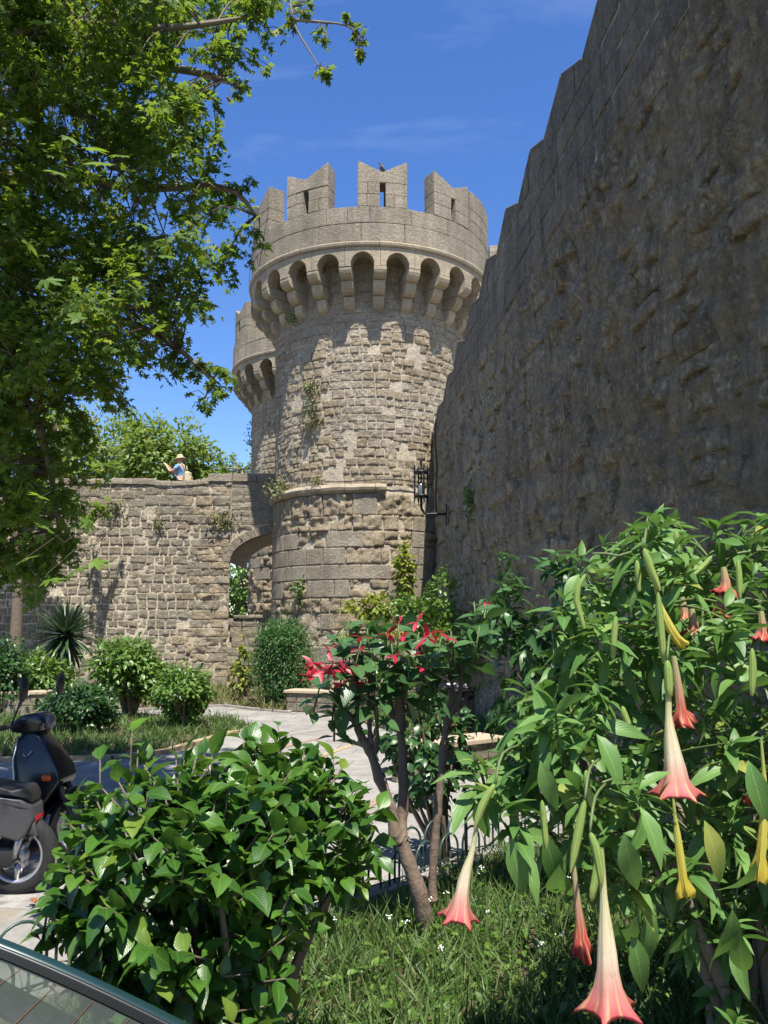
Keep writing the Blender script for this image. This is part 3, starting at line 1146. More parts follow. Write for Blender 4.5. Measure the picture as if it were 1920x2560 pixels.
# paving slabs, laid in skewed rows
ang = R(-8)
ca, sa = math.cos(ang), math.sin(ang)
slabs = []
v = -2.0
while v < 24:
    h = random.uniform(0.42, 0.72)
    u = -15 + random.uniform(0, 0.6)
    while u < 8:
        w = random.uniform(0.5, 1.1)
        cx, cy = u + w / 2, v + h / 2
        X, Y = ca * cx - sa * cy, sa * cx + ca * cy
        px, py, dp = project(np.array([X, Y, 0.0]))
        if 1.6 < Y < 20.4 and -120 < px < 1500 and X > -11.8 and X < 3.0 - 0.077 * Y and not any(in_poly(X, Y, b) for b in beds):
            slabs.append((u, v, w, h, dp))
        u += w
    v += h
slabs.sort(key=lambda q: q[4])
for u, v, w, h, dp in slabs[:300]:
    g = 0.004 + 0.003 * random.random()
    j = lambda: random.uniform(-0.008, 0.008)
    cs = [(u + g + j(), v + g + j()), (u + w - g + j(), v + g + j()), (u + w - g + j(), v + h - g + j()), (u + g + j(), v + h - g + j())]
    z = 0.009 + random.uniform(0, 0.004)
    V = []
    cxm, cym = u + w / 2, v + h / 2
    for k, zz in ((1.0, -0.01), (1.0, z - 0.006), (0.985, z)):
        for a, b in cs:
            a, b = cxm + (a - cxm) * k, cym + (b - cym) * k
            V.append((ca * a - sa * b, sa * a + ca * b, zz + random.uniform(-0.001, 0.001)))
    F = [(8, 9, 10, 11)] + [(r * 4 + i, r * 4 + (i + 1) % 4, r * 4 + 4 + (i + 1) % 4, r * 4 + 4 + i) for r in (0, 1) for i in range(4)]
    MB().add(V, F).build('paving_slab', M_SLAB, path)
# coloured inlay strips
def strip(p0, p1, w, mat, n, z=0.024, par=path, nm='inlay_brick', hgt=0.02):
    p0, p1 = Vector((*p0, 0)), Vector((*p1, 0))
    d = (p1 - p0)
    ln = d.length
    d.normalize()
    M = Matrix.Rotation(math.atan2(d.y, d.x), 3, 'Z')
    for i in range(n):
        c = p0 + d * ln * (i + 0.5) / n
        o = MB().box((c.x, c.y, z - hgt / 2 + random.uniform(-0.002, 0.003)), (ln / n - 0.012, w * random.uniform(0.93, 1.0), hgt), M).build(nm, mat, par)
        bevel(o, 0.004, 1)
strip(g2(770, 1905), g2(905, 1857), 0.09, M_KERB, 9)
strip(g2(700, 1872), g2(845, 1836), 0.12, M_TERRA, 8)
strip(g2(640, 1850), g2(840, 1822), 0.10, M_KGREY, 10)
strip(g2(905, 2030), g2(975, 1985), 0.1, M_TERRA, 4)
# kerbs of the beds
for a, b in zip(bedL[0:7], bedL[1:7]):
    strip(a, b, 0.11, M_KERB, max(1, int((Vector(b) - Vector(a)).length / 0.5)), 0.07, B_L, 'kerb_stone', 0.1)
for a, b in zip(bedL[6:10], bedL[7:11]):
    strip(a, b, 0.10, M_KGREY, max(1, int((Vector(b) - Vector(a)).length / 0.6)), 0.065, B_L, 'kerb_stone', 0.1)
for a, b in zip(bedW[1:7], bedW[2:8]):
    strip(a, b, 0.10, M_KGREY, max(1, int((Vector(b) - Vector(a)).length / 0.6)), 0.05, B_W, 'kerb_stone', 0.1)
for a, b in zip(FL, FL[1:]):
    strip(a, b, 0.15, M_KGREY, max(1, int((Vector(b) - Vector(a)).length / 0.5)), 0.10, B_F, 'kerb_stone', 0.14)

# ------------------------------------------------------------------ leaf colours
M_GRASS = leafmat('grass_blade', [(0.05, 0.11, 0.02), (0.075, 0.155, 0.028), (0.10, 0.175, 0.038), (0.14, 0.17, 0.055)], 0.55, 0.3, veins=False)
M_GRASS2 = leafmat('dry_grass', [(0.10, 0.14, 0.035), (0.15, 0.17, 0.05), (0.22, 0.20, 0.08)], 0.6, 0.3, veins=False)
M_HIB = leafmat('hibiscus_leaf', [(0.028, 0.08, 0.012), (0.045, 0.12, 0.016), (0.085, 0.18, 0.02)], 0.36, 0.28, (0.16, 0.34, 0.03), spec=0.5, odd=(0.15, 0.21, 0.03))
M_BRU = leafmat('trumpet_leaf', [(0.065, 0.15, 0.032), (0.10, 0.205, 0.045), (0.15, 0.27, 0.07)], 0.45, 0.3, (0.16, 0.32, 0.05), spec=0.4, odd=(0.26, 0.27, 0.05))
M_POI = leafmat('poinsettia_leaf', [(0.035, 0.09, 0.03), (0.055, 0.13, 0.04), (0.075, 0.16, 0.05)], 0.38, 0.25, (0.12, 0.26, 0.05))
M_DARK = leafmat('dark_shrub_leaf', [(0.025, 0.07, 0.02), (0.035, 0.09, 0.025), (0.05, 0.12, 0.03)], 0.32, 0.25, (0.1, 0.24, 0.04))
M_SHRUB = leafmat('shrub_leaf', [(0.065, 0.14, 0.02), (0.10, 0.19, 0.028), (0.14, 0.24, 0.04)], 0.4, 0.3, (0.22, 0.36, 0.05), veins=False)
M_YEL = leafmat('yellow_green_leaf', [(0.16, 0.22, 0.03), (0.24, 0.29, 0.045), (0.30, 0.33, 0.06)], 0.45, 0.4, (0.4, 0.45, 0.06), veins=False)
M_ROUND = leafmat('fine_bush_leaf', [(0.035, 0.10, 0.02), (0.05, 0.135, 0.028), (0.065, 0.16, 0.035)], 0.45, 0.3, (0.13, 0.28, 0.05), veins=False)
M_PLANE = leafmat('plane_leaf', [(0.04, 0.095, 0.016), (0.065, 0.135, 0.02), (0.10, 0.18, 0.024), (0.15, 0.23, 0.03)], 0.55, 0.42, (0.36, 0.50, 0.035), veins=False, spec=0.3, odd=(0.24, 0.26, 0.03))
M_FAR = leafmat('far_leaf', [(0.09, 0.15, 0.02), (0.13, 0.205, 0.028), (0.18, 0.26, 0.04)], 0.5, 0.4, (0.36, 0.45, 0.05), veins=False)
M_YUC = leafmat('yucca_leaf', [(0.03, 0.06, 0.025), (0.045, 0.085, 0.035), (0.06, 0.10, 0.045)], 0.4, 0.12, veins=False)
M_RED = leafmat('red_bract', [(0.30, 0.012, 0.03), (0.42, 0.02, 0.05), (0.50, 0.03, 0.07)], 0.45, 0.3, (0.7, 0.05, 0.08), veins=False)
M_BARK = plain('bark', (0.13, 0.10, 0.072), 0.9, var=0.45, scale=18, bump=0.8)
M_BARKG = plain('grey_bark', (0.20, 0.165, 0.125), 0.88, var=0.35, scale=22, bump=0.7)
M_STEM = plain('green_stem', (0.085, 0.12, 0.035), 0.6, var=0.3, scale=30)
M_TWIG = plain('twig', (0.085, 0.06, 0.04), 0.85, var=0.3, scale=40)

# ------------------------------------------------------------------ grass
def scatter(poly, n, extra=None):
    xs_ = [p[0] for p in poly]
    ys_ = [p[1] for p in poly]
    out = []
    while len(out) < n:
        x, y = random.uniform(min(xs_), max(xs_)), random.uniform(min(ys_), max(ys_))
        if in_poly(x, y, poly) and (extra is None or extra(x, y)): out.append((x, y))
    return np.array(out)

def grass(name, label, poly, n, h0, h1, z, mat, wid=1.0, extra=None, clump=0.25):
    k = max(1, n // 14)
    c = scatter(poly, k, extra)
    xy = np.repeat(c, 14, axis=0)[:n] + rng.normal(size=(min(n, k * 14), 2)) * clump * 0.25
    N = len(xy)
    loc = np.column_stack([xy, np.full(N, z)])
    d = np.column_stack([rng.normal(size=(N, 2)) * 0.55, np.ones(N)])
    up = unit(N)
    rot = frames(d, up)
    hh = rng.uniform(h0, h1, N) * rng.uniform(0.6, 1.2, N)
    scl = np.column_stack([np.full(N, 0.17 * wid) * rng.uniform(0.7, 1.3, N), hh, hh])
    o = inst(name, T_BLD, loc, rot, scl, mat, None, 'stuff')
    return tag(o, label, 'grass')

in_view = lambda x, y: y > 3.6
grass('grass', 'uneven green grass and weeds in the foreground bed', [(-1.9, 2.9), (-1.5, 4.1), (-0.7, 4.95), (0.15, 5.8), (0.8, 6.65), (1.3, 6.9), (2.4, 7.1), (2.75, 2.6)], 20000, 0.10, 0.26, 0.05, M_GRASS, 1.0)
grass('grass', 'lush green grass in the left bed under the shrubs', bedL, 9000, 0.10, 0.24, 0.045, M_GRASS, 1.6)
grass('grass', 'pale dry grass along the foot of the bridge wall', [p for p in bedW], 9000, 0.12, 0.30, 0.035, M_GRASS2, 2.4)
grass('grass', 'grass strip between the far bench and the right wall', bedR, 5000, 0.10, 0.25, 0.04, M_GRASS, 2.2)
# broad weed leaves in the near grass
xy = scatter([(-1.2, 3.6), (0.15, 5.8), (0.8, 6.65), (1.3, 6.9), (2.4, 7.0), (2.6, 3.2)], 2600)
N = len(xy)
loc = np.column_stack([xy, rng.uniform(0.05, 0.16, N)])
d = np.column_stack([rng.normal(size=(N, 2)), rng.uniform(-0.1, 0.7, N)])
tag(inst('weeds', T_SML, loc, frames(d, np.tile([0, 0, 1.0], (N, 1)) + 0.4 * unit(N)), rng.uniform(0.03, 0.075, N), M_SHRUB, None, 'stuff'), 'small leafy weeds spread through the near grass', 'weeds')
# tiny white flowers on stalks
fl = MB()
stk = MB()
for x, y in scatter([(-0.6, 4.0), (0.7, 6.3), (1.5, 6.8), (2.2, 6.9), (2.0, 3.8)], 60):
    h = random.uniform(0.16, 0.34)
    tip = Vector((x + random.uniform(-0.04, 0.04), y + random.uniform(-0.04, 0.04), 0.05 + h))
    stk.tube([(x, y, 0.04), tip], 0.0016, 3, False)
    for k in range(random.randint(5, 9)):
        q = tip + Vector((random.gauss(0, 0.009), random.gauss(0, 0.009), random.gauss(0.004, 0.006)))
        fl.box(q, (0.006, 0.006, 0.004), Matrix.Rotation(random.uniform(0, 3), 3, 'X'))
wf = empty('white_flowers', (0.5, 5, 0.05), 'tiny white flower heads dotted through the near grass', 'flowers')
wf['kind'] = 'stuff'
M_WHITE = plain('white_petal', (0.7, 0.72, 0.62), 0.6, var=0.1)
fl.build('flower_heads', M_WHITE, wf, kind='stuff')
stk.build('stalks', M_GRASS, wf, kind='stuff')

# ------------------------------------------------------------------ hoop fence round the near bed
M_IRON = plain('green_iron', (0.045, 0.08, 0.072), 0.4, 0.3, var=0.3, scale=60)
fence = empty('hoop_fence', (0.75, 7.25, 0.1), 'low dark green iron hoop fence edging the near bed', 'fence')
pts = [Vector((*p, 0)) for p in FL]
pos_, acc = [], 0.0
for a, b in zip(pts, pts[1:]):
    ln = (b - a).length
    k = max(1, round(ln / 0.145))
    for i in range(k): pos_.append((a + (b - a) * (i / k), (b - a).normalized()))
for i, (p, d) in enumerate(pos_):
    r, h = (0.125, 0.43) if i % 2 == 0 else (0.115, 0.31)
    sh = Vector((d.y, -d.x, 0)) * (0.012 if i % 2 else -0.012)
    pl = [p + sh - d * r + Vector((0, 0, 0.06)), p + sh - d * r + Vector((0, 0, h - r))]
    for k in range(1, 10):
        an = math.pi - math.pi * k / 10
        pl.append(p + sh + d * r * math.cos(an) + Vector((0, 0, h - r + r * math.sin(an))))
    pl += [p + sh + d * r + Vector((0, 0, h - r)), p + sh + d * r + Vector((0, 0, 0.06))]
    MB().tube(pl, 0.0085, 6).build('hoop', M_IRON, fence, True)
for a, b in zip(pts, pts[1:]):
    MB().tube([a + Vector((0, 0, 0.13)), b + Vector((0, 0, 0.13))], 0.006, 5).build('rail', M_IRON, fence, True)

# ------------------------------------------------------------------ trees and shrubs
def ell_points(n, c, rad, shell=0.35):
    u = unit(n)
    r = rng.uniform(shell ** 3, 1, n) ** (1 / 3)
    return np.array(c) + u * r[:, None] * np.array(rad), u

def leaf_orient(out, n, up_w=0.8, out_w=0.7, droop=0.2, jit=0.55):
    d = out * 0.8 + rng.normal(size=(n, 3)) * jit + np.array([0, 0, -droop])
    up = np.array([0, 0, up_w]) + out * out_w + rng.normal(size=(n, 3)) * 0.35
    return frames(d, up)

def stems_to(m, base, tips, r0=0.03, r1=0.006, sides=5, sag=0.0, spread=0.15):
    for t in tips:
        t = Vector(t)
        b = Vector(base) + Vector((random.uniform(-spread, spread) * 0.4, random.uniform(-spread, spread) * 0.4, 0))
        mid = b.lerp(t, 0.5) + Vector((random.uniform(-1, 1), random.uniform(-1, 1), random.uniform(0.2, 0.8))) * (t - b).length * 0.10
        pl = catmull([b, mid, t], 4)
        m.tube(pl, [r0 + (r1 - r0) * i / (len(pl) - 1) for i in range(len(pl))], sides)

def shrub(name, label, cat, base, ells, n, size, mat, tpl=T_SML, nstem=6, r0=0.03, group=None, nparts=0, bark=M_BARK, shell=0.45, droop=0.2):
    base = Vector(base)
    s = empty(name, base, label, cat, group)
    vol = np.array([e[1][0] * e[1][1] * e[1][2] for e in ells])
    L_, O_ = [], []
    tips = []
    for e, f in zip(ells, vol / vol.sum()):
        k = max(10, int(n * f))
        # clumped: leaf clusters spread through the crown's volume
        nc = max(6, k // 16)
        cc, cu = ell_points(nc, e[0], e[1], shell)
        cc = cc + rng.normal(size=cc.shape) * np.array(e[1]) * 0.09
        who = rng.integers(0, nc, k)
        p = cc[who] + rng.normal(size=(k, 3)) * np.array(e[1]) * 0.17
        o = cu[who] * 0.6 + (p - np.array(e[0])) / np.array(e[1]) * 0.5
        L_.append(p)
        O_.append(o)
        tips += [tuple(c) for c in cc[:max(2, int(nstem * f))]]
    loc, out = np.concatenate(L_), np.concatenate(O_)
    keep = loc[:, 2] > base.z + 0.03
    loc, out = loc[keep], out[keep]
    k = len(loc)
    foliage(s, tpl, loc, leaf_orient(out, k, droop=droop), rng.uniform(0.65, 1.2, k) * size, mat, nparts)
    m = MB()
    stems_to(m, base, tips, r0, r0 * 0.25)
    m.build('stems', bark, s, True, 'stuff')
    return s

def e_at(px, py, Y, rx, ry, rz):
    return (tuple(at(px, py, Y)), (rx, ry, rz))

G = 'shrubs in the left bed'
b = gnd(325, 1800)
shrub('garden_shrub', 'tall dark green shrub on several thin trunks in front of the bridge wall', 'shrub', b, [e_at(315, 1668, b.y, 0.62, 0.55, 0.48), e_at(355, 1690, b.y, 0.45, 0.45, 0.4)], 4200, 0.12, M_SHRUB, nstem=16, r0=0.05, group=G)
b = gnd(460, 1832)
shrub('garden_shrub', 'lighter green shrub with bushy trunk beside the curving path edge', 'shrub', b, [e_at(452, 1725, b.y, 0.45, 0.45, 0.36), e_at(470, 1780, b.y, 0.25, 0.25, 0.25)], 3600, 0.09, M_SHRUB, nstem=16, r0=0.05, group=G)
b = gnd(195, 1838)
shrub('garden_shrub', 'low dark spreading shrub below the spiky yucca', 'shrub', b, [e_at(195, 1762, b.y, 0.55, 0.5, 0.28), e_at(240, 1790, b.y, 0.3, 0.35, 0.2)], 3200, 0.09, M_DARK, nstem=12, r0=0.04, group=G)
b = gnd(90, 1775)
shrub('garden_shrub', 'shaded loose shrub between the stone bench and yucca trunk', 'shrub', b, [e_at(95, 1690, b.y, 0.65, 0.5, 0.4)], 2600, 0.11, M_SHRUB, nstem=10, r0=0.03, group=G)
b = gnd(20, 1790)
shrub('garden_shrub', 'shaded shrub at the left picture edge behind the scooter', 'shrub', b, [e_at(10, 1680, b.y, 0.5, 0.5, 0.6)], 2000, 0.11, M_DARK, nstem=8, r0=0.03, group=G)
b = gnd(715, 1768)
shrub('round_bush', 'dense rounded fine-leaved bush at the foot of the tower', 'bush', b, [e_at(710, 1660, b.y, 0.66, 0.6, 0.86), e_at(700, 1600, b.y, 0.5, 0.5, 0.45)], 12500, 0.085, M_ROUND, T_FIN, nstem=14, r0=0.05, shell=0.6)
b = gnd(612, 1756)
shrub('yellow_plant', 'slender yellow-green leafy plant against the arch pier', 'plant', b, [e_at(605, 1690, b.y, 0.28, 0.2, 0.36), e_at(612, 1635, b.y, 0.16, 0.15, 0.3), e_at(604, 1598, b.y, 0.06, 0.06, 0.22)], 520, 0.12, M_YEL, nstem=12, r0=0.02)
b = gnd(990, 1815)
shrub('climbing_plant', 'yellow-green climber at the foot of the tower behind red poinsettia', 'plant', (at(930, 1700, 19.5).x, 19.6, 0), [e_at(930, 1520, 19.5, 0.5, 0.2, 0.28), e_at(1010, 1450, 19.7, 0.22, 0.2, 0.7)], 900, 0.17, M_YEL, nstem=12, r0=0.02)
shrub('wall_shrub', 'grey-green bushy growth where the tower meets the right wall', 'shrub', (0.95, 18.2, 0), [e_at(1050, 1545, 18.0, 0.75, 0.6, 0.45), e_at(1110, 1490, 17.0, 0.3, 0.4, 0.5), e_at(1130, 1610, 16.5, 0.45, 0.5, 0.5)], 2600, 0.12, M_SHRUB, nstem=18, r0=0.03)

# yucca
by = gnd(178, 1762)
yc = empty('yucca', by, 'spiky dark yucca on a short trunk before the bridge wall', 'yucca')
top = at(165, 1600, by.y)
MB().tube(catmull([by, by.lerp(top, 0.5) + Vector((0.05, 0, 0)), top], 5), [0.09] * 6 + [0.08] * 5, 8).build('trunk', M_BARK, yc, True)
n = 210
u = unit(n)
u[:, 2] = u[:, 2] * 0.95 + 0.05
u /= np.linalg.norm(u, axis=1, keepdims=True)
loc = np.array(top) + u * 0.05 + np.array([0, 0, 0.12])
foliage(yc, T_YUC, loc, frames(u, np.tile([0, 0, 1.0], (n, 1)) + 0.2 * unit(n)), rng.uniform(0.78, 0.95, n) * np.where(u[:, 2] < -0.3, 1.1, 0.95), M_YUC, 210, cell=4)

# far trees behind the bridge wall
def far_tree(label, base, ells, n, size, mat=M_FAR, group=None):
    t = empty('broadleaf_tree', base, label, 'tree', group)
    L_, O_ = [], []
    m = MB()
    top = Vector(ells[0][0])
    m.tube(catmull([Vector(base), Vector(base).lerp(top, 0.5) + Vector((0.2, 0.1, 0)), top], 4), [0.28 - 0.02 * i for i in range(9)], 8)
    vol = np.array([e[1][0] * e[1][1] * e[1][2] for e in ells])
    for e, f in zip(ells, vol / vol.sum()):
        k = int(n * f)
        nc = max(8, k // 40)
        cc, cu = ell_points(nc, e[0], e[1], 0.55)
        for q in range(min(nc, 10)): m.tube([tuple(top), tuple(cc[q])], [0.07, 0.015], 5)
        who = rng.integers(0, nc, k)
        L_.append(cc[who] + rng.normal(size=(k, 3)) * min(e[1]) * 0.13)
        O_.append(cu[who])
    m.build('trunk', M_BARKG, t, True)
    loc, out = np.concatenate(L_), np.concatenate(O_)
    k = len(loc)
    o = inst('crown', T_SML, loc, leaf_orient(out, k), rng.uniform(0.7, 1.2, k) * size, mat, t, 'stuff')
    return t
GF = 'trees beyond the bridge wall'
c = at(255, 1120, 42)
far_tree('bright green tree beyond the wall, left of the photographer', (c.x, 42, 0), [(tuple(c), (2.9, 2.2, 2.2)), (tuple(at(150, 1150, 42)), (2.4, 2, 2.2))], 8000, 0.26, group=GF)
c = at(420, 1150, 38)
far_tree('bright yellow-green tree directly behind the photographing person', (c.x, 38, 0), [(tuple(c), (2.1, 1.8, 2.0)), (tuple(at(490, 1180, 38)), (1.5, 1.5, 1.4)), (tuple(at(350, 1150, 38)), (1.2, 1.5, 1.6))], 8000, 0.23, group=GF)
c = at(606, 1175, 46)
far_tree('small distant tree peeping between bridge and far tower', (c.x, 46, 0), [(tuple(c), (1.1, 1.1, 1.1)), (tuple(at(570, 1200, 46)), (1.0, 1, 1.0))], 1700, 0.2, group=GF)
c = at(600, 1440, 44)
far_tree('leafy tree seen through the arch under the bridge', (c.x, 44, 0), [(tuple(c), (2.2, 1.5, 2.6)), (tuple(at(600, 1540, 44)), (2.2, 1.5, 1.4))], 7000, 0.22, M_SHRUB, group=GF)

# ------------------------------------------------------------------ overhanging plane tree
def plane_tree(label, base, trunk, boughs, clusters, per, size, nparts, r0=0.3, thick=9):
    """clusters: (centre, spread radius); every cluster hangs on a twig from the nearest bough point"""
    t = empty('plane_tree', base, label, 'tree')
    m = MB()
    tp = catmull([Vector(p) for p in trunk], 5)
    m.tube(tp, [r0 * (1 - 0.55 * i / (len(tp) - 1)) for i in range(len(tp))], 10)
    m.build('trunk', M_BARK, t, True)
    nodes = []
    for bi, bp in enumerate(boughs):
        pl = catmull([Vector(p) for p in bp], 6)
        rb = 0.085 if bi < thick else 0.012
        k = len(pl) - 1
        MB().tube(pl, [rb * (1 - 0.86 * i / k) + 0.003 for i in range(k + 1)], 7).build('branch', M_BARKG, t, True)
        nodes += [p for i, p in enumerate(pl) if i > k * 0.25]
    tg = MB()
    L_, D_, U_ = [], [], []
    for c, rad in clusters:
        c = Vector(c)
        q = min(nodes, key=lambda p: (p - c).length_squared)
        ax = (c - q)
        if ax.length < 0.02: ax = Vector((0.1, 0, -0.05))
        mid = q.lerp(c, 0.5) + Vector((random.uniform(-.1, .1), random.uniform(-.1, .1), 0.12)) * min(1.0, ax.length)
        pl = catmull([q, mid, c], 4)
        tg.tube(pl, [0.012 - 0.001 * i for i in range(len(pl))], 4, False)
        n = max(3, int(per * random.uniform(0.7, 1.3) * min(1.0, (rad / 0.26) ** 1.3)))
        dirv = (c - mid).normalized()
        for k in range(4):
            e = c + Vector((random.gauss(0, 1), random.gauss(0, 1), random.gauss(-0.25, 0.8))) * rad * 0.7 + dirv * rad * 0.4
            tg.tube([c, c.lerp(e, 0.5) + Vector((0, 0, 0.04)), e], [0.005, 0.004, 0.003], 3, False)
            for i in range(max(1, n // 4)):
                f = random.uniform(0.25, 1.05)
                p = c.lerp(e, f) + Vector((random.gauss(0, 1), random.gauss(0, 1), random.gauss(0, 1))) * rad * 0.2
                dd = (e - c).normalized() * 0.7 + Vector((random.gauss(0, 1), random.gauss(0, 1), random.gauss(-0.45, 0.7))) * 0.6
                L_.append(p)
                D_.append(dd)
                U_.append(Vector((random.gauss(0, 0.45), random.gauss(-0.25, 0.45), 1.0)))
    tg.build('twigs', M_TWIG, t, False, 'stuff')
    loc, d, up = np.array(L_), np.array(D_), np.array(U_)
    k = len(loc)
    foliage(t, T_PLANE, loc, frames(d, up), rng.uniform(0.6, 1.15, k) * size, M_PLANE, nparts, cell=40, smooth=False)
    return t, loc

crown = [(-60, -60), (700, -60), (690, 10), (610, 60), (625, 130), (560, 190), (600, 235), (545, 250), (470, 225), (455, 300), (480, 345), (440, 380), (480, 430), (540, 425), (560, 450), (540, 500),
         (560, 540), (530, 585), (500, 580), (520, 640), (480, 640), (430, 660), (470, 740), (430, 770), (455, 800), (420, 840), (330, 850), (310, 900), (350, 940), (270, 985), (210, 1040), (170, 1110), (130, 1180),
         (150, 1260), (190, 1330), (120, 1370), (160, 1420), (90, 1460), (0, 1440), (-60, 1400)]
cl = []
tries = 0
while len(cl) < 335 and tries < 20000:
    tries += 1
    px, py = random.uniform(-50, 700), random.uniform(-50, 1450)
    if not in_poly(px, py, crown): continue
    # more open towards the right-hand edge
    if px > 330 and random.random() < 0.45: continue
    Y = random.uniform(6.2, 8.9)
    if py > 900: Y = random.uniform(6.8, 9.0)
    cl.append((at(px, py, Y), 0.26))
for px, py, Y in ((430, 870, 7.6), (450, 905, 7.6), (480, 925, 7.6), (510, 915, 7.6), (535, 950, 7.6), (515, 990, 7.6), (545, 935, 7.6),
                  (600, 470, 7.4), (625, 560, 7.4), (580, 610, 7.4), (560, 650, 7.6), (500, 700, 7.6), (490, 755, 7.6), (540, 470, 7.6), (600, 200, 7.0), (590, 150, 7.0), (520, 240, 7.0),
                  (540, 330, 7.4), (495, 330, 7.4), (525, 120, 6.8), (660, 70, 6.8), (640, 30, 6.8)):
    cl.append((at(px, py, Y), 0.15))
# out of the picture: the rest of the crown overhead and to the left, which shades scooters and path
for i in range(250):
    cl.append((Vector((random.uniform(-7.5, -1.9), random.uniform(2.6, 6.6), random.uniform(7.0, 9.0))), 0.42))
for i in range(110):
    cl.append((at(random.uniform(-420, -40), random.uniform(-60, 1250), random.uniform(6.4, 9.0)), 0.3))
for i in range(40):
    cl.append((Vector((random.uniform(-8.5, -5.4), random.uniform(6, 10.5), random.uniform(3.5, 9.5))), 0.4))
TB = Vector((-6.4, 7.6, 0))
bo = [[TB + Vector((0, 0, 4)), at(-100, 500, 7.6), at(150, 440, 7.6), at(330, 470, 7.5), at(560, 470, 7.4), at(640, 540, 7.4)],
      [TB + Vector((0, 0, 4.6)), at(-60, 150, 7.4), at(200, 60, 7.2), at(420, 70, 7.0), at(640, 40, 6.8)],
      [TB + Vector((0, 0, 4.2)), at(-100, 330, 8.0), at(150, 230, 8.0), at(380, 170, 7.6), at(560, 200, 7.0), at(610, 230, 7.0)],
      [TB + Vector((0, 0, 3.5)), at(-100, 800, 8.0), at(120, 760, 7.8), at(300, 800, 7.7), at(430, 860, 7.6), at(530, 950, 7.6)],
      [TB + Vector((0, 0, 3.2)), at(-100, 950, 8.0), at(60, 1000, 7.8), at(120, 1150, 7.8), at(150, 1350, 7.8)],
      [TB + Vector((0, 0, 4.4)), at(-100, 620, 9.5), at(150, 600, 9.6), at(340, 680, 9.4), at(450, 760, 9.2)],
      [TB + Vector((0, 0, 5.0)), at(-60, 0, 9.8), at(160, -10, 9.8), at(380, 30, 9.4), at(540, 80, 9.0)],
      [TB + Vector((0, 0, 5.0)), Vector((-5, 6, 7.4)), Vector((-3.5, 4.6, 8.2)), Vector((-2.0, 3.6, 8.0))],
      [TB + Vector((0, 0, 5.0)), Vector((-6, 5.4, 7.6)), Vector((-5.0, 4.0, 8.3)), Vector((-4.2, 3.0, 8.0))]]
# the loose sprig against the sky
bo.append([at(640, 40, 6.8), at(715, -30, 6.6), at(728, 20, 6.5), at(740, 70, 6.5), at(775, 130, 6.5), at(800, 170, 6.5)])
bo.append([at(740, 50, 6.5), at(800, 55, 6.5), at(850, 60, 6.5), at(890, 75, 6.5)])
for px, py in ((745, 15), (770, 5), (735, 50), (800, 75), (815, 95), (870, 50), (885, 80), (905, 95), (895, 125), (800, 165), (825, 175), (815, 190), (760, 30)):
    cl.append((at(px, py, 6.5), 0.05))
pt, pl_loc = plane_tree('leafy plane tree overhanging from the left, its branches crossing the sky', TB,
               [TB, TB + Vector((0.1, 0, 2)), TB + Vector((0, 0.1, 4)), TB + Vector((0.2, 0, 6.5)), TB + Vector((0.3, -0.4, 8.5))], bo, cl, 96, 0.067, 262)
# a few large sunlit leaves close to the lens side of the crown
big_ = [(215, 370, 1.3), (265, 410, 1.4), (230, 440, 1.1), (160, 340, 1.2), (300, 390, 1.0), (140, 430, 1.1), (230, 1405, 1.0), (180, 1430, 1.0), (120, 1450, 1.1), (220, 1300, 0.8), (95, 1240, 1.0), (130, 1330, 1.0), (60, 1400, 1.1),
        (260, 750, 1.0), (330, 690, 0.9), (200, 800, 1.0), (380, 830, 0.9), (645, 540, 0.8), (620, 565, 0.6), (400, 640, 1.0), (60, 600, 1.1), (110, 700, 1.2), (40, 300, 1.1), (30, 160, 1.2), (90, 60, 1.1), (350, 560, 0.9)]
loc = np.array([tuple(at(a, b, 4.6)) for a, b, c in big_])
k = len(loc)
d = np.column_stack([rng.normal(0.5, 0.6, k), rng.normal(-0.3, 0.5, k), rng.normal(-0.1, 0.4, k)])
up = np.column_stack([rng.normal(0, 0.3, k), rng.normal(-0.5, 0.3, k), np.ones(k)])
rt = frames(d, up)
me = mesh_np('leaf', *T_PLANE, M_PLANE)
tg = MB()
for i in range(k):
    o = bpy.data.objects.new('leaf', me)
    COL.objects.link(o)
    o.parent = pt
    o.matrix_parent_inverse = Matrix.Translation(-Vector(pt.location))
    s = 0.10 * big_[i][2]
    o.matrix_basis = Matrix.Translation(Vector(loc[i])) @ Matrix([[*rt[i][0], 0], [*rt[i][1], 0], [*rt[i][2], 0], [0, 0, 0, 1]]) @ Matrix.Diagonal((s, s, s, 1))
    e = Vector(loc[i]) - Vector(rt[i][:, 1]) * 0.09
    tg.tube([Vector(loc[i]), e, e + Vector((-0.35, 1.9, 0.5))], [0.0012, 0.0015, 0.003], 4, False)
tg.build('twigs', M_TWIG, pt, False, 'stuff')
# seed balls
for px, py in ((570, 245), (573, 250), (890, 125), (903, 142), (543, 340), (544, 352), (460, 395)):
    c = at(px, py, 6.6)
    m = MB().lathe(c, [(0.0001, -0.014), (0.01, -0.011), (0.0145, 0), (0.01, 0.011), (0.0001, 0.014)], 8)
    m.tube([c, c + Vector((0, 0, 0.08))], 0.001, 3, False)
    m.build('seed_ball', M_TWIG, pt, True)

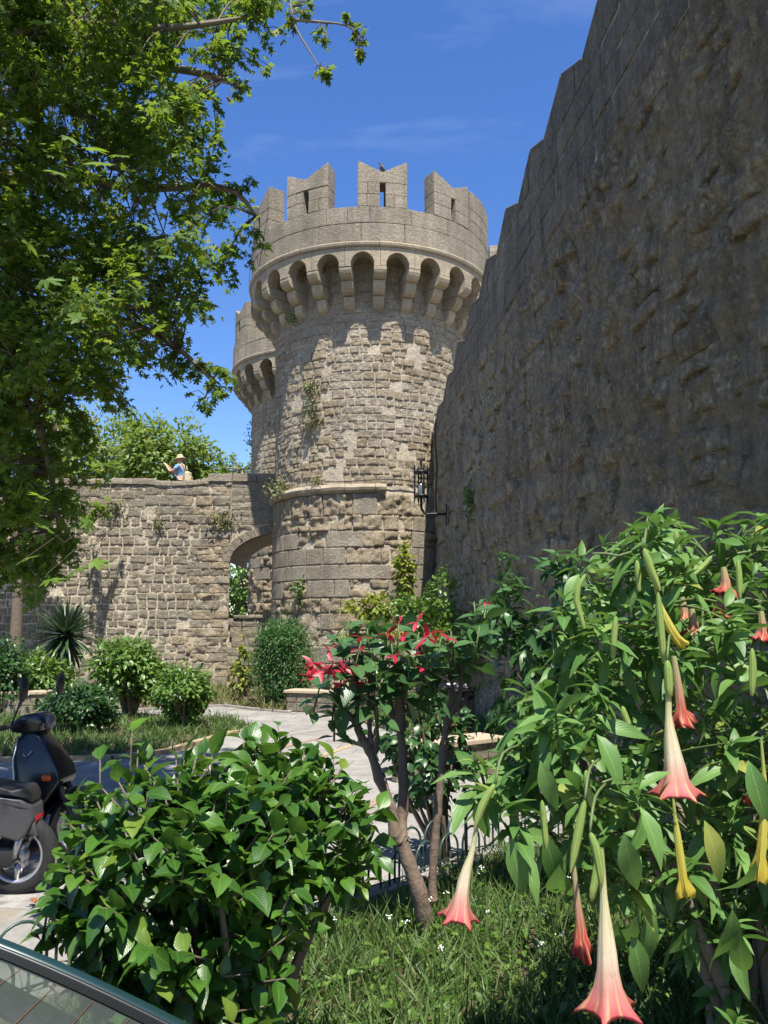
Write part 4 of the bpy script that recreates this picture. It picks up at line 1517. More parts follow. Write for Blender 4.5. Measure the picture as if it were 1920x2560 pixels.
# second plane tree standing by the bridge wall, mostly hidden
b2 = gnd(24, 1768)
cl2 = []
for i in range(90):
    cl2.append((Vector((b2.x + random.gauss(-2.0, 1.0), b2.y + random.gauss(2.4, 1.0), random.uniform(4.6, 9.5))), 0.55))
bo2 = [[b2 + Vector((0, 0, 3)), b2 + Vector((-0.8, 0.6, 5)), b2 + Vector((-1.6, 1.2, 7.5))], [b2 + Vector((0, 0, 3)), b2 + Vector((0.1, 1.2, 5)), b2 + Vector((-0.3, 2.6, 7))]]
plane_tree('grey-trunked plane tree standing close to the bridge wall at left', b2, [b2, b2 + Vector((0.05, 0, 1.6)), b2 + Vector((0, 0, 3.2)), b2 + Vector((-0.3, 0.3, 5))], bo2, cl2, 60, 0.21, 0, r0=0.17)

# ------------------------------------------------------------------ hibiscus bush in the foreground
hb = empty('hibiscus_bush', (-0.52, 3.05, 0.05), 'large glossy-leaved hibiscus bush in the left foreground', 'bush')
ells = [e_at(430, 2215, 2.75, 0.32, 0.34, 0.36), e_at(730, 2090, 3.1, 0.27, 0.3, 0.26), e_at(510, 2330, 2.75, 0.31, 0.34, 0.46), e_at(335, 2180, 2.8, 0.19, 0.24, 0.27), e_at(600, 2110, 2.95, 0.3, 0.3, 0.28)]
L_, O_ = [], []
m = MB()
hbase = Vector((-0.50, 3.1, 0.05))
for (c, rad), n in zip(ells, (800, 620, 900, 380, 560)):
    p, u = ell_points(n // 7, c, rad, 0.8)
    k = p[:, 2] > 0.35
    p, u = p[k], u[k]
    for q in range(len(p)):
        ax = Vector(u[q]) * 0.75 + Vector((random.gauss(0, .25), random.gauss(0, .25), 0.45))
        ax.normalize()
        s0, ln = Vector(p[q]) - ax * 0.07, random.uniform(0.08, 0.17)
        m.tube([s0, s0 + ax * ln], [0.005, 0.002], 4)
        sx_ = ax.orthogonal().normalized()
        sy_ = ax.cross(sx_)
        a0 = random.uniform(0, 6)
        for w in range(8):
            a = a0 + w * 2.4
            f = w / 7
            L_.append(np.array([tuple(s0 + ax * ln * f)]))
            O_.append(np.array([tuple((sx_ * math.cos(a) + sy_ * math.sin(a)) * (1.0 - 0.4 * f) + ax * (0.1 + 0.7 * f))]))
    for q in range(7):
        m.tube(catmull([hbase + Vector((random.uniform(-.05, .05), random.uniform(-.05, .05), 0)), hbase.lerp(Vector(p[q]), 0.5) + Vector((0, 0, 0.12)), Vector(p[q])], 4), [0.022 - 0.0018 * i for i in range(9)], 5)
# upright shoots at the top
for px, py, Y in ((330, 1830, 2.8), (345, 1870, 2.8), (485, 1900, 2.85), (530, 1890, 2.85), (610, 1850, 3.0), (695, 1815, 3.1), (690, 1860, 3.1), (640, 1880, 3.0), (760, 1880, 3.2), (800, 1930, 3.2), (860, 1950, 3.2), (250, 1900, 2.8), (190, 2000, 2.75), (140, 2150, 2.7), (130, 2210, 2.7), (900, 2000, 3.2), (440, 1900, 2.8), (560, 1920, 2.9)):
    tip = at(px, py, Y)
    b = tip + Vector((random.uniform(-0.04, 0.04), random.uniform(0.0, 0.1), -0.26))
    m.tube([b, tip], [0.006, 0.0025], 4)
    for k in range(7):
        f = k / 6
        a = k * 2.4
        L_.append(np.array([tuple(b.lerp(tip, f))]))
        O_.append(np.array([[math.cos(a) * 0.8, math.sin(a) * 0.8, 0.55 + 0.5 * f]]))
m.tube(catmull([hbase + Vector((0.1, 0, -0.05)), hbase + Vector((0.12, -0.02, 0.4)), hbase + Vector((0.05, 0, 0.9))], 4), 0.035, 7)
m.build('stems', M_BARK, hb, True, 'stuff')
loc, out = np.concatenate(L_), np.concatenate(O_)
k = len(loc)
foliage(hb, T_HIB, loc, leaf_orient(out, k, 0.9, 0.25, 0.2, 0.28), rng.uniform(0.5, 1.3, k) * 0.079, M_HIB, 300, cell=26)

# ------------------------------------------------------------------ poinsettia on bare trunks
M_BARKP = plain('brown_bark', (0.145, 0.105, 0.075), 0.9, var=0.55, scale=26, bump=1.0)
po = empty('poinsettia', (0.28, 5.05, 0.05), 'poinsettia with bare grey trunks and red bracts in the middle of the bed', 'plant')
PY = 5.0
c5 = lambda x, y, dY=0.0: at(700 + x / 2.765, 1450 + y / 2.765, PY + dY)
trunks = [([c5(1010, 2420, .05), c5(960, 2160), c5(880, 1930), c5(835, 1790)], 0.062, 0.042),
          ([c5(840, 1800), c5(800, 1750), c5(765, 1560), c5(690, 1370), c5(620, 1180), c5(540, 1030), c5(530, 800), c5(490, 600)], 0.046, 0.017),
          ([c5(650, 1200), c5(665, 1100), c5(668, 960), c5(640, 740)], 0.02, 0.010),
          ([c5(630, 1140), c5(618, 1000), c5(610, 760)], 0.018, 0.010),
          ([c5(560, 1040), c5(500, 960), c5(430, 850), c5(400, 760)], 0.02, 0.010),
          ([c5(840, 1800), c5(848, 1600, .05), c5(852, 1380, .05), c5(832, 1060, .05), c5(775, 930, .05), c5(745, 760, .05)], 0.04, 0.016),
          ([c5(826, 1040, .05), c5(830, 900, .03), c5(832, 760), c5(815, 560)], 0.045, 0.03),
          ([c5(1060, 2220, .1), c5(1055, 2050, .1), c5(1090, 1600, .1), c5(1130, 1200, .1), c5(1155, 980, .1), c5(1235, 830, .1), c5(1262, 580, .1)], 0.034, 0.016),
          ([c5(1155, 990, .1), c5(1190, 780, .1), c5(1188, 620, .1), c5(1200, 420, .1)], 0.02, 0.010)]
for pl, r0, r1 in trunks:
    pl = catmull(pl, 5)
    n = len(pl)
    rr = [0.85 * (r0 + (r1 - r0) * i / (n - 1)) + 0.009 * noise.noise(pl[i] * 9) + (0.005 if i % 5 == 0 else 0) for i in range(n)]
    MB().tube(pl, rr, 9).build('trunk', M_BARKP, po, True)
st_ = MB()
for pl, r0, r1 in (trunks[1], trunks[1], trunks[5], trunks[7], trunks[1], trunks[6]):
    pl = catmull(pl, 5)
    a = random.choice(pl[4:-6])
    st_.tube([a, a + Vector((random.choice((-1, 1)) * 0.055, -0.02, random.uniform(-.01, .03)))], [0.018, 0.013], 6)
st_.build('pruned_stubs', M_BARKG, po, True, 'stuff')
tips = [(490, 480), (420, 600), (300, 640), (560, 420), (640, 560), (520, 330), (700, 360), (820, 300), (840, 480), (770, 440), (880, 420), (960, 360), (1000, 460), (1060, 400), (1150, 450), (1180, 350), (1260, 330), (900, 560),
        (740, 620), (380, 740), (640, 700), (860, 640), (1000, 590), (1080, 540), (600, 300), (480, 260), (1300, 250), (1380, 320), (1340, 150), (1420, 200), (1280, 420), (430, 420), (380, 860), (860, 560), (560, 740), (540, 560), (760, 530), (930, 480), (600, 640), (800, 640), (1120, 380), (640, 330), (760, 330), (900, 330), (440, 330), (1220, 420)]
L_, O_ = [], []
sm = MB()
for x, y in tips:
    c = c5(x, y, random.uniform(-0.22, 0.3))
    b = c + Vector((random.uniform(-.06, .06), random.uniform(-.06, .06), -0.22))
    sm.tube([b, c], [0.007, 0.004], 5)
    n = random.randint(6, 9)
    a0 = random.uniform(0, 6)
    for q in range(n):
        a = a0 + q * 2.4
        f = q / n
        L_.append(tuple(b.lerp(c, f)))
        O_.append((math.cos(a), math.sin(a), 0.05 + 0.45 * f))
sm.build('stems', M_STEM, po, True, 'stuff')
loc, out = np.array(L_), np.array(O_)
k = len(loc)
foliage(po, T_POI, loc, leaf_orient(out, k, 1.0, 0.2, 0.1, 0.3), rng.uniform(0.65, 1.25, k) * 0.145, M_POI, 300, cell=10)
# red bracts in stars
L_, O_ = [], []
for x, y, n, s in ((225, 610, 7, 1.1), (215, 700, 8, 1.2), (280, 660, 5, 1.0), (330, 520, 4, .9), (370, 610, 5, 1), (370, 660, 5, .9), (560, 430, 4, .9), (540, 510, 4, .8), (740, 410, 4, .9), (830, 320, 3, .8), (945, 330, 3, 1.0), (800, 560, 6, 1), (910, 560, 5, 1), (1020, 440, 6, 1.15), (1050, 410, 5, 1), (1160, 440, 4, .9), (450, 650, 5, .9), (560, 690, 5, .9), (560, 770, 4, .9), (990, 640, 4, .9), (850, 420, 4, 1), (1410, 190, 2, .6), (420, 760, 4, .8)):
    c = c5(x, y, random.uniform(-0.36, -0.14)) + Vector((0, 0, 0.03))
    a0 = random.uniform(0, 6)
    for q in range(n):
        a = a0 + q * 6.283 / n + random.uniform(-.3, .3)
        L_.append((*c, s))
        O_.append((math.cos(a), math.sin(a), random.uniform(-0.5, 0.7)))
loc, out = np.array(L_), np.array(O_)
k = len(loc)
foliage(po, T_BRACT, loc[:, :3].copy(), leaf_orient(out, k, 0.8, 0.1, 0.0, 0.3), rng.uniform(0.7, 1.2, k) * 0.085 * loc[:, 3], M_RED, 300, 'bract')
# tiny orange-yellow flower beads in the middle of the stars
M_BEAD = plain('flower_bead', (0.5, 0.26, 0.02), 0.5, var=0.3)
m = MB()
for x, y in ((420, 400), (770, 385), (790, 370), (850, 520), (520, 650), (280, 600), (1170, 430), (480, 715), (830, 355)):
    c = c5(x, y, -0.2)
    for q in range(8):
        e = c + Vector((random.gauss(0, .018), random.gauss(0, .018), random.gauss(0, .01)))
        m.lathe(e, [(0.0001, -0.005), (0.005, 0), (0.0001, 0.006)], 5)
m.build('flower_beads', M_BEAD, po, True, 'stuff')

# dark leafy shrub behind the poinsettia trunks
sb_ = gnd(1085, 2075)
shrub('leafy_shrub', 'dark ivy-like shrub behind the poinsettia trunks at the hoop fence', 'shrub', (sb_.x, 6.75, 0.05),
      [e_at(1060, 1850, 6.7, 0.36, 0.3, 0.32), e_at(1080, 1950, 6.7, 0.27, 0.28, 0.25), e_at(990, 1830, 6.7, 0.2, 0.25, 0.2)], 800, 0.085, M_DARK, T_HIB, nstem=14, r0=0.03, nparts=220)
m = MB().tube(catmull([Vector((sb_.x + 0.03, 6.75, 0)), Vector((sb_.x, 6.75, 0.4)), Vector((sb_.x + 0.02, 6.72, 0.8))], 4), 0.05, 8)
tr_ = m.build('stump_trunk', M_BARK, None, True)
tag(tr_, 'thick dark stem rising behind the right poinsettia trunk', 'trunk')

# tall leafy shrub between poinsettia and trumpet plant, against the wall
shrub('leafy_shrub', 'shaded leafy shrub against the right wall, left of the trumpet flowers', 'shrub', (1.55, 5.9, 0.05),
      [e_at(1330, 1560, 5.4, 0.27, 0.25, 0.34), e_at(1230, 1480, 5.6, 0.18, 0.2, 0.26), e_at(1370, 1680, 5.4, 0.3, 0.25, 0.34), e_at(1300, 1720, 5.4, 0.22, 0.2, 0.25), e_at(1420, 1500, 5.2, 0.24, 0.2, 0.28), e_at(1400, 1820, 5.4, 0.25, 0.25, 0.3)],
      1100, 0.125, M_POI, T_BRU, nstem=26, r0=0.02, nparts=300)

# ------------------------------------------------------------------ angel's trumpet
br = empty('trumpet_shrub', (1.45, 3.5, 0.05), 'large shrub with hanging pink and white trumpet flowers at right', 'shrub')
poly = [(1400, 1470), (1440, 1380), (1580, 1290), (1640, 1262), (1720, 1330), (1790, 1330), (1850, 1290), (1930, 1275), (2100, 1290), (2260, 1400), (2260, 2620), (1850, 2620), (1770, 2480), (1700, 2330), (1640, 2230), (1560, 2200),
        (1450, 2150), (1370, 2080), (1290, 2030), (1240, 1960), (1230, 1890), (1300, 1800), (1300, 1740), (1350, 1650), (1420, 1600)]
tips = []
tries = 0
while len(tips) < 480 and tries < 30000:
    tries += 1
    px, py = random.uniform(1200, 2270), random.uniform(1250, 2620)
    if not in_poly(px, py, poly): continue
    edge = 2.45 if (py > 1700 and px < 1600) else 2.75
    Y = random.uniform(edge, 4.2 if px > 1500 else 3.3)
    if any((px - q[0]) ** 2 + (py - q[1]) ** 2 < 26 ** 2 and abs(Y - q[2]) < 0.35 for q in tips): continue
    tips.append((px, py, Y))
tips += [(1215, 1930, 2.5), (1190, 1900, 2.5), (1250, 1965, 2.4), (1290, 2040, 2.4), (1640, 1275, 3.1), (1600, 1330, 3.1), (1790, 1310, 3.2), (1900, 1290, 3.0)]
L_, O_, S_ = [], [], []
sm, wd = MB(), MB()
B0 = Vector((1.45, 3.5, 0.0))
forks = [B0 + Vector((random.uniform(-0.7, 0.7), random.uniform(-0.6, 0.5), random.uniform(0.7, 1.6))) for i in range(14)]
forks += [at(a, b, c) + Vector((0, 0.22, -0.12)) for a, b, c in random.sample(tips, 60)]
for f in forks[:14]:
    pl = catmull([B0 + Vector((random.uniform(-.12, .12), random.uniform(-.12, .12), 0)), B0.lerp(f, 0.5) + Vector((0, 0, 0.15)), f], 4)
    wd.tube(pl, [0.032 - 0.002 * i for i in range(len(pl))], 7)
for px, py, Y in tips:
    c = at(px, py, Y)
    if c.x > 2.55: c.x = 2.55 - random.uniform(0, 0.2)
    f = min(forks, key=lambda q: (q - c).length)
    pl = catmull([f, f.lerp(c, 0.55) + Vector((0, 0, 0.02)), c], 3)
    sm.tube(pl, [0.0065 - 0.0006 * i for i in range(len(pl))], 5, False)
    n = random.randint(9, 13)
    a0 = random.uniform(0, 6)
    for q in range(n):
        a = a0 + q * 2.4
        g = q / n
        L_.append((c.x, c.y, c.z - 0.08 * (1 - g)))
        O_.append((math.cos(a) * (1 - 0.5 * g), math.sin(a) * (1 - 0.5 * g), -0.3 + 1.25 * g))
        S_.append(1.2 - 0.55 * g)
wd.build('branches', M_BARKG, br, True, 'stuff')
sm.build('stems', M_STEM, br, True, 'stuff')
loc, out = np.array(L_), np.array(O_)
k = len(loc)
foliage(br, T_BRU, loc, leaf_orient(out, k, 1.0, 0.35, 0.05, 0.38), rng.uniform(0.65, 1.25, k) * 0.116 * np.array(S_), M_BRU, 300, cell=24)
# larger hanging leaves near the lens
hang = [(1400, 2160, 2.35, 0.26), (1360, 2080, 2.4, 0.2), (1545, 2300, 2.4, 0.2), (1590, 2290, 2.4, 0.2), (1580, 2330, 2.45, 0.19), (1830, 2270, 2.4, 0.22), (1850, 2330, 2.4, 0.2), (1280, 2090, 2.35, 0.17), (1210, 1990, 2.3, 0.19),
        (1560, 2080, 2.3, 0.2), (1350, 1900, 2.4, 0.17), (1760, 2050, 2.5, 0.2), (1870, 1900, 2.5, 0.2), (1890, 2150, 2.4, 0.2), (1640, 2280, 2.6, 0.18)]
loc = np.array([tuple(at(a, b, c)) for a, b, c, s in hang])
k = len(loc)
d = np.column_stack([rng.normal(0, 0.3, k), rng.normal(-0.1, 0.3, k), np.full(k, -1.0)])
up = np.column_stack([rng.normal(0, 0.5, k), rng.normal(-0.9, 0.2, k), rng.uniform(0.2, 0.6, k)])
rt = frames(d, up)
me = mesh_np('leaf', *T_BRU, M_BRU, True)
for i in range(k):
    o = bpy.data.objects.new('leaf', me)
    COL.objects.link(o)
    o.parent = br
    o.matrix_parent_inverse = Matrix.Translation(-Vector(br.location))
    s = hang[i][3] * 0.85
    o.matrix_basis = Matrix.Translation(Vector(loc[i])) @ Matrix([[*rt[i][0], 0], [*rt[i][1], 0], [*rt[i][2], 0], [0, 0, 0, 1]]) @ Matrix.Diagonal((s, s, s, 1))

def petalmat(name, stops, trans=0.35):
    t = NT(name)
    uv = t.n('UVMap')
    sp = t.n('SeparateXYZ')
    t.l(uv.outputs[0], sp.inputs[0])
    base = t.ramp(sp.outputs[1], stops)
    rb = t.math('PINGPONG', t.math('MULTIPLY', sp.outputs[0], 10.0), 0.5)
    base = t.mix(t.math('MULTIPLY', t.ramp(rb, [(0.0, 0.55), (0.16, 0.0)]), 1.0), base, (0.62, 0.52, 0.22))
    mpv = t.n('Mapping')
    mpv.inputs['Scale'].default_value = (60.0, 5.0, 1.0)
    t.l(uv.outputs[0], mpv.inputs[0])
    vn = t.noise(1.0, 5, 0.65, mpv.outputs[0], 0.6)
    base = t.mix(t.ramp(vn, [(0.35, 0.45), (0.6, 0.0)]), base, t.mix(1.0, base, (0.62, 0.50, 0.42), 'MULTIPLY'))
    bn = t.noise(38, 4, 0.6, t.pos())
    base = t.mix(t.ramp(bn, [(0.62, 0.0), (0.74, 0.5)]), base, (0.30, 0.16, 0.07))
    t.col(base)
    t.set(Roughness=0.6)
    t.l(t.bump(vn, 0.35, 0.003, t.bump(rb, 0.35, 0.004)), t.b.inputs['Normal'])
    tr = t.n('BsdfTranslucent')
    t.l(base, tr.inputs[0])
    ms = t.n('MixShader')
    ms.inputs[0].default_value = trans
    t.l(t.b.outputs[0], ms.inputs[1])
    t.l(tr.outputs[0], ms.inputs[2])
    t.l(ms.outputs[0], t.out.inputs[0])
    return t.m
M_TRUMP = petalmat('trumpet_petal', [(0.0, (0.34, 0.42, 0.12)), (0.3, (0.66, 0.64, 0.36)), (0.66, (0.78, 0.68, 0.50)), (0.86, (0.60, 0.26, 0.22)), (1.0, (0.52, 0.075, 0.085))])
M_WITHER = petalmat('withered_petal', [(0.0, (0.34, 0.36, 0.16)), (0.5, (0.45, 0.25, 0.16)), (0.8, (0.40, 0.06, 0.04)), (1.0, (0.32, 0.03, 0.03))], 0.25)
M_YBUD = petalmat('yellow_bud', [(0.0, (0.34, 0.42, 0.10)), (0.4, (0.55, 0.55, 0.10)), (1.0, (0.62, 0.50, 0.05))])
M_CALYX = petalmat('calyx_green', [(0.0, (0.16, 0.30, 0.05)), (0.6, (0.27, 0.40, 0.09)), (1.0, (0.36, 0.46, 0.12))], 0.3)

def flower(axis, prof, mat, nm, lobes=0.0, tips_=0.0, crumple=0.0, par=br, n=50, twist=0.0):
    """tube of petals along a curved axis; prof = list of (t, radius)"""
    pl = catmull(axis, 8)
    cum = [0]
    for a, b in zip(pl, pl[1:]): cum.append(cum[-1] + (b - a).length)
    T = cum[-1]
    def P(t):
        s = t * T
        for i in range(len(pl) - 1):
            if cum[i + 1] >= s or i == len(pl) - 2:
                f = (s - cum[i]) / max(1e-9, cum[i + 1] - cum[i])
                return pl[i] + (pl[i + 1] - pl[i]) * f, (pl[i + 1] - pl[i]).normalized()
    V, UV, F = [], [], []
    ph = random.uniform(0, 6)
    for j, (t, r) in enumerate(prof):
        p, d = P(min(t, 1.0))
        a = d.orthogonal().normalized()
        a = (Vector((1, 0, 0)) - d * d.x).normalized()
        b = d.cross(a)
        p = p + d * max(0, t - 1.0) * T
        for k in range(n):
            an = 2 * math.pi * k / n
            five = math.cos(5 * (an + ph) + twist * t)
            rr = r * (1 + (0.07 * t + lobes * max(0, t - 0.72) * 2.2) * five)
            q = p + (a * math.cos(an) + b * math.sin(an)) * rr
            if tips_ and t > 0.93:
                q += d * tips_ * 0.5 * max(0, five) ** 9 * (1 if t > 0.97 else 0.4) + (a * math.cos(an) + b * math.sin(an)) * tips_ * max(0, five) ** 9
            if crumple and t > 0.6:
                q += Vector((noise.noise(q * 45), noise.noise(q * 45 + Vector((3, 1, 5))), noise.noise(q * 45 + Vector((9, 4, 2))))) * crumple * (t - 0.6) * 2
            q += (a * math.cos(an) + b * math.sin(an)) * 0.0045 * t * noise.noise(q * 38.0) + d * 0.006 * max(0, t - 0.8) * 5 * noise.noise(q * 30.0)
            V.append(q)
            UV.append((k / n, min(t, 1.0)))
    for j in range(len(prof) - 1):
        for k in range(n):
            k2 = (k + 1) % n
            F.append((j * n + k, j * n + k2, (j + 1) * n + k2, (j + 1) * n + k))
    me = bpy.data.meshes.new(nm)
    me.from_pydata([tuple(v) for v in V], [], F)
    lay = me.uv_layers.new(name='UVMap')
    idx = np.concatenate([np.array(f) for f in F])
    lay.data.foreach_set('uv', np.array(UV)[idx].ravel())
    me.polygons.foreach_set('use_smooth', [True] * len(F))
    me.materials.append(mat)
    o = bpy.data.objects.new(nm, me)
    COL.objects.link(o)
    adopt(o, par)
    return o

TR = [(0.0, 0.012), (0.12, 0.013), (0.3, 0.015), (0.4, 0.02), (0.52, 0.030), (0.65, 0.038), (0.76, 0.045), (0.86, 0.057), (0.93, 0.075), (0.975, 0.093), (1.0, 0.098), (0.985, 0.09)]
CAL = [(0.0, 0.003), (0.06, 0.012), (0.25, 0.019), (0.5, 0.02), (0.75, 0.018), (0.92, 0.012), (1.0, 0.004)]
def trump(tube_px, Y, cal_px, scale=1.0, mat=M_TRUMP, crump=0.0, prof=TR, label=None, tips_=0.022, lobes=0.07):
    ax = [at(a, b, Y) for a, b in tube_px]
    o = flower(ax, [(t, r * scale) for t, r in prof], mat, 'flower', lobes, tips_, crump)
    if label: o['label'] = label
    if cal_px:
        ca_ = [at(a, b, Y - 0.01) for a, b in cal_px]
        flower(ca_, [(t, r * max(scale, 0.55)) for t, r in CAL], M_CALYX, 'calyx', 0, 0, 0, o)
        top = ca_[0]
        m = MB().tube(catmull([top, top + Vector((0.03, 0.06, 0.07)), top + Vector((0.12, 0.3, 0.06))], 3), 0.004, 5)
        m.build('flower_stalk', M_STEM, o, True)
    return o
trump([(1502, 2120), (1512, 2280), (1524, 2525)], 2.15, [(1475, 2080), (1492, 2130), (1505, 2215)], 0.60)
trump([(1196, 2040), (1180, 2130), (1160, 2200), (1146, 2296)], 2.3, [(1238, 1960), (1212, 2000), (1186, 2075)], 0.42)
trump([(1672, 1700), (1672, 1800), (1685, 1900), (1692, 1988)], 2.55, [(1668, 1650), (1672, 1700), (1674, 1745)], 0.66)
WI = [(0.0, 0.010), (0.3, 0.013), (0.5, 0.016), (0.7, 0.018), (0.8, 0.024), (0.9, 0.036), (1.0, 0.046), (0.97, 0.03)]
trump([(1684, 1640), (1696, 1720), (1708, 1812)], 2.65, None, 0.8, M_WITHER, 0.03, WI, 'withered red trumpet flower', 0.0)
trump([(1432, 2150), (1445, 2270), (1458, 2385)], 2.3, [(1462, 2000), (1442, 2100), (1426, 2180)], 0.6, M_WITHER, 0.03, WI, 'withered red trumpet flower', 0.0)
trump([(1596, 1880), (1598, 1920), (1600, 1965)], 3.1, None, 0.8, M_WITHER, 0.03, WI, 'withered red trumpet flower', 0.0)
BUD = [(0.0, 0.006), (0.2, 0.008), (0.4, 0.016), (0.65, 0.020), (0.85, 0.019), (0.95, 0.016), (1.0, 0.015), (1.03, 0.008)]
trump([(1682, 1990), (1692, 2080), (1712, 2232)], 2.5, None, 0.62, M_YBUD, 0.0, BUD, 'yellow trumpet bud', 0.02, 0.0)
trump([(1903, 1850), (1912, 2000), (1898, 2190)], 2.5, None, 0.62, M_YBUD, 0.0, BUD, 'yellow trumpet bud', 0.02, 0.0)
trump([(1636, 1465), (1660, 1540), (1695, 1600), (1710, 1612)], 2.7, [(1610, 1370), (1625, 1420), (1648, 1475)], 0.68, M_YBUD, 0.0, BUD, 'yellow trumpet bud', 0.01, 0.1)
for px_, Y, s in (([(1465, 1435), (1440, 1480), (1448, 1530), (1460, 1570)], 2.8, 0.9), ([(1540, 1540), (1535, 1600), (1532, 1650)], 2.8, 0.9), ([(1355, 2000), (1360, 2060), (1366, 2125)], 2.35, 0.75), ([(1465, 1925), (1470, 1975), (1478, 2020)], 2.45, 0.85),
                  ([(1690, 1325), (1692, 1350), (1696, 1388)], 3.0, 0.9), ([(1592, 1400), (1595, 1440), (1598, 1480)], 2.9, 0.9), ([(1556, 1765), (1565, 1800), (1585, 1835)], 2.8, 0.95), ([(1845, 1400), (1848, 1450), (1850, 1500)], 2.8, 0.9),
                  ([(1780, 1390), (1755, 1420), (1725, 1445)], 2.9, 0.8), ([(1290, 2040), (1260, 2040), (1235, 2040)], 2.35, 0.85), ([(1500, 2120), (1490, 2190), (1478, 2255)], 2.3, 0.95), ([(1645, 1480), (1660, 1650), (1668, 1660)], 2.6, 0.9), ([(1880, 1620), (1882, 1690), (1880, 1740)], 2.6, 0.9)):
    o = flower([at(a, b, Y) for a, b in px_], [(t, r * s * 0.62) for t, r in CAL], M_CALYX, 'flower_bud', 0, 0)
for px, py, Y in ((1812, 1487, 3.0), (1800, 1540, 3.2), (1732, 1592, 3.0), (1906, 1600, 2.9), (1895, 2010, 2.8), (1708, 1560, 3.1)):
    c = at(px, py, Y)
    o = flower([c + Vector((0, 0, 0.1)), c + Vector((0.005, 0, 0.04)), c], WI, M_WITHER, 'flower', 0.3, 0, 0.03)
    o['label'] = 'withered red trumpet flower'

# ------------------------------------------------------------------ benches and litter bin
M_BTOP = plain('bench_slab', (0.36, 0.285, 0.20), 0.85, var=0.2, scale=16, bump=0.3)
def bench(label, c, L0, W0, H, ang, stones=True):
    b = empty('stone_bench', (c[0], c[1], 0), label, 'bench')
    M = Matrix.Rotation(ang, 3, 'Z')
    base = Vector((c[0], c[1], 0))
    n = max(1, round(L0 / 0.8))
    for i in range(n):
        x = -L0 / 2 + L0 * (i + 0.5) / n
        bevel(MB().box(base + M @ Vector((x, 0, H - 0.03)), (L0 / n - 0.006, W0, 0.06), M).build('seat_slab', M_BTOP, b), 0.01)
    for j in range(2):
        k = max(2, round((L0 - 0.1) / 0.24))
        for s in (-1, 1):
            for i in range(k):
                x = -(L0 - 0.1) / 2 + (L0 - 0.1) * (i + 0.5) / k
                bevel(MB().box(base + M @ Vector((x, s * (W0 / 2 - 0.09), 0.01 + (H - 0.07) / 2 * (j + 0.5))), ((L0 - 0.1) / k - 0.012, 0.1 + random.uniform(-.006, .006), (H - 0.07) / 2 - 0.012), M).build('base_stone', M_WALLST, b), 0.012)
    bevel(MB().box(base + M @ Vector((0, 0, (H - 0.06) / 2)), (L0 - 0.13, W0 - 0.14, H - 0.065), M).build('bench_core', M_MORTAR, b), 0.01)
    return b
a, e = at(725, 1730, 18.2), at(885, 1735, 17.2)
bench('low stone bench with pale slab top beside the round bush', ((a.x + e.x) / 2 + 0.1, 17.9), 1.75, 0.55, 0.46, R(-18))
bench('sunlit stone bench behind the poinsettia, near the litter bin', (0.78, 10.35), 1.55, 0.5, 0.46, R(38))
p = gnd(65, 1790)
bench('small shaded stone bench at far left behind the scooter', (p.x, p.y), 0.9, 0.5, 0.5, R(5))

M_BAG = plain('black_bag', (0.008, 0.008, 0.009), 0.22, var=0.2)
M_RUST = plain('brown_metal', (0.16, 0.075, 0.03), 0.6, var=0.3)
bp_ = at(1145, 1800, 12.6)
lb = empty('litter_bin', (bp_.x, 12.6, 0), 'litter bin lined with a shiny black plastic bag against right wall', 'bin')
V, F = [], []
n = 40
prof = [(0.17, 0.30), (0.21, 0.36), (0.235, 0.5), (0.25, 0.7), (0.265, 0.86), (0.275, 0.93), (0.25, 0.96), (0.225, 0.93), (0.21, 0.8)]
for r, z in prof:
    for k in range(n):
        a = 2 * math.pi * k / n
        p = Vector((math.cos(a), math.sin(a), 0))
        rr = r * (1 + 0.16 * noise.noise(Vector((math.cos(a) * 4, math.sin(a) * 4, z * 7))) + 0.07 * noise.noise(Vector((math.cos(a) * 13, math.sin(a) * 13, z * 5))))
        V.append(Vector((bp_.x, 12.6, z + 0.03 * noise.noise(Vector((math.cos(a) * 3, math.sin(a) * 3, 4))))) + p * rr)
for j in range(len(prof) - 1):
    for k in range(n):
        k2 = (k + 1) % n
        F.append((j * n + k, j * n + k2, (j + 1) * n + k2, (j + 1) * n + k))
F.append(tuple(reversed(range(n))))
MB().add(V, F).build('bin_bag', M_BAG, lb)
for s in (-1, 1):
    MB().box((bp_.x + 0.08 * s, 12.42, 0.25), (0.04, 0.04, 0.5)).build('leg', M_RUST, lb)
MB().lathe((bp_.x, 12.6, 0.88), [(0.285, -0.015), (0.295, -0.015), (0.295, 0.015), (0.285, 0.015), (0.285, -0.015)], 28).build('rim', M_BAG, lb, True)

# ------------------------------------------------------------------ wrought-iron wall lamp and cables
M_BLK = plain('black_iron', (0.012, 0.012, 0.013), 0.45, 0.4, var=0.3)
lpY = 19.6
mt = at(1104, 1285, lpY)
s_w = mr(lpY, mt.z, 0.05)
lamp = empty('wall_lamp', s_w, 'black wrought-iron lantern on a bracket fixed to the right wall', 'lamp')
lc = Vector((s_w.x - 0.60, lpY, mt.z + 0.45))
MB().tube(catmull([s_w, s_w + Vector((-0.35, 0, 0.0)), Vector((lc.x + 0.12, lpY, mt.z)), Vector((lc.x + 0.01, lpY, mt.z + 0.12)), Vector((lc.x, lpY, mt.z + 0.3)), Vector((lc.x, lpY, mt.z + 0.42))], 5), 0.03, 8).build('bracket', M_BLK, lamp, True)
MB().box(s_w + Vector((-0.005, 0, -0.02)), (0.03, 0.14, 0.5)).build('wall_plate', M_BLK, lamp)
for z in (lc.z - 0.02, lc.z + 0.56):
    MB().lathe((lc.x, lc.y, z), [(0.155, -0.025), (0.178, -0.025), (0.178, 0.025), (0.155, 0.025), (0.155, -0.025)], 20).build('hoop_band', M_BLK, lamp, True)
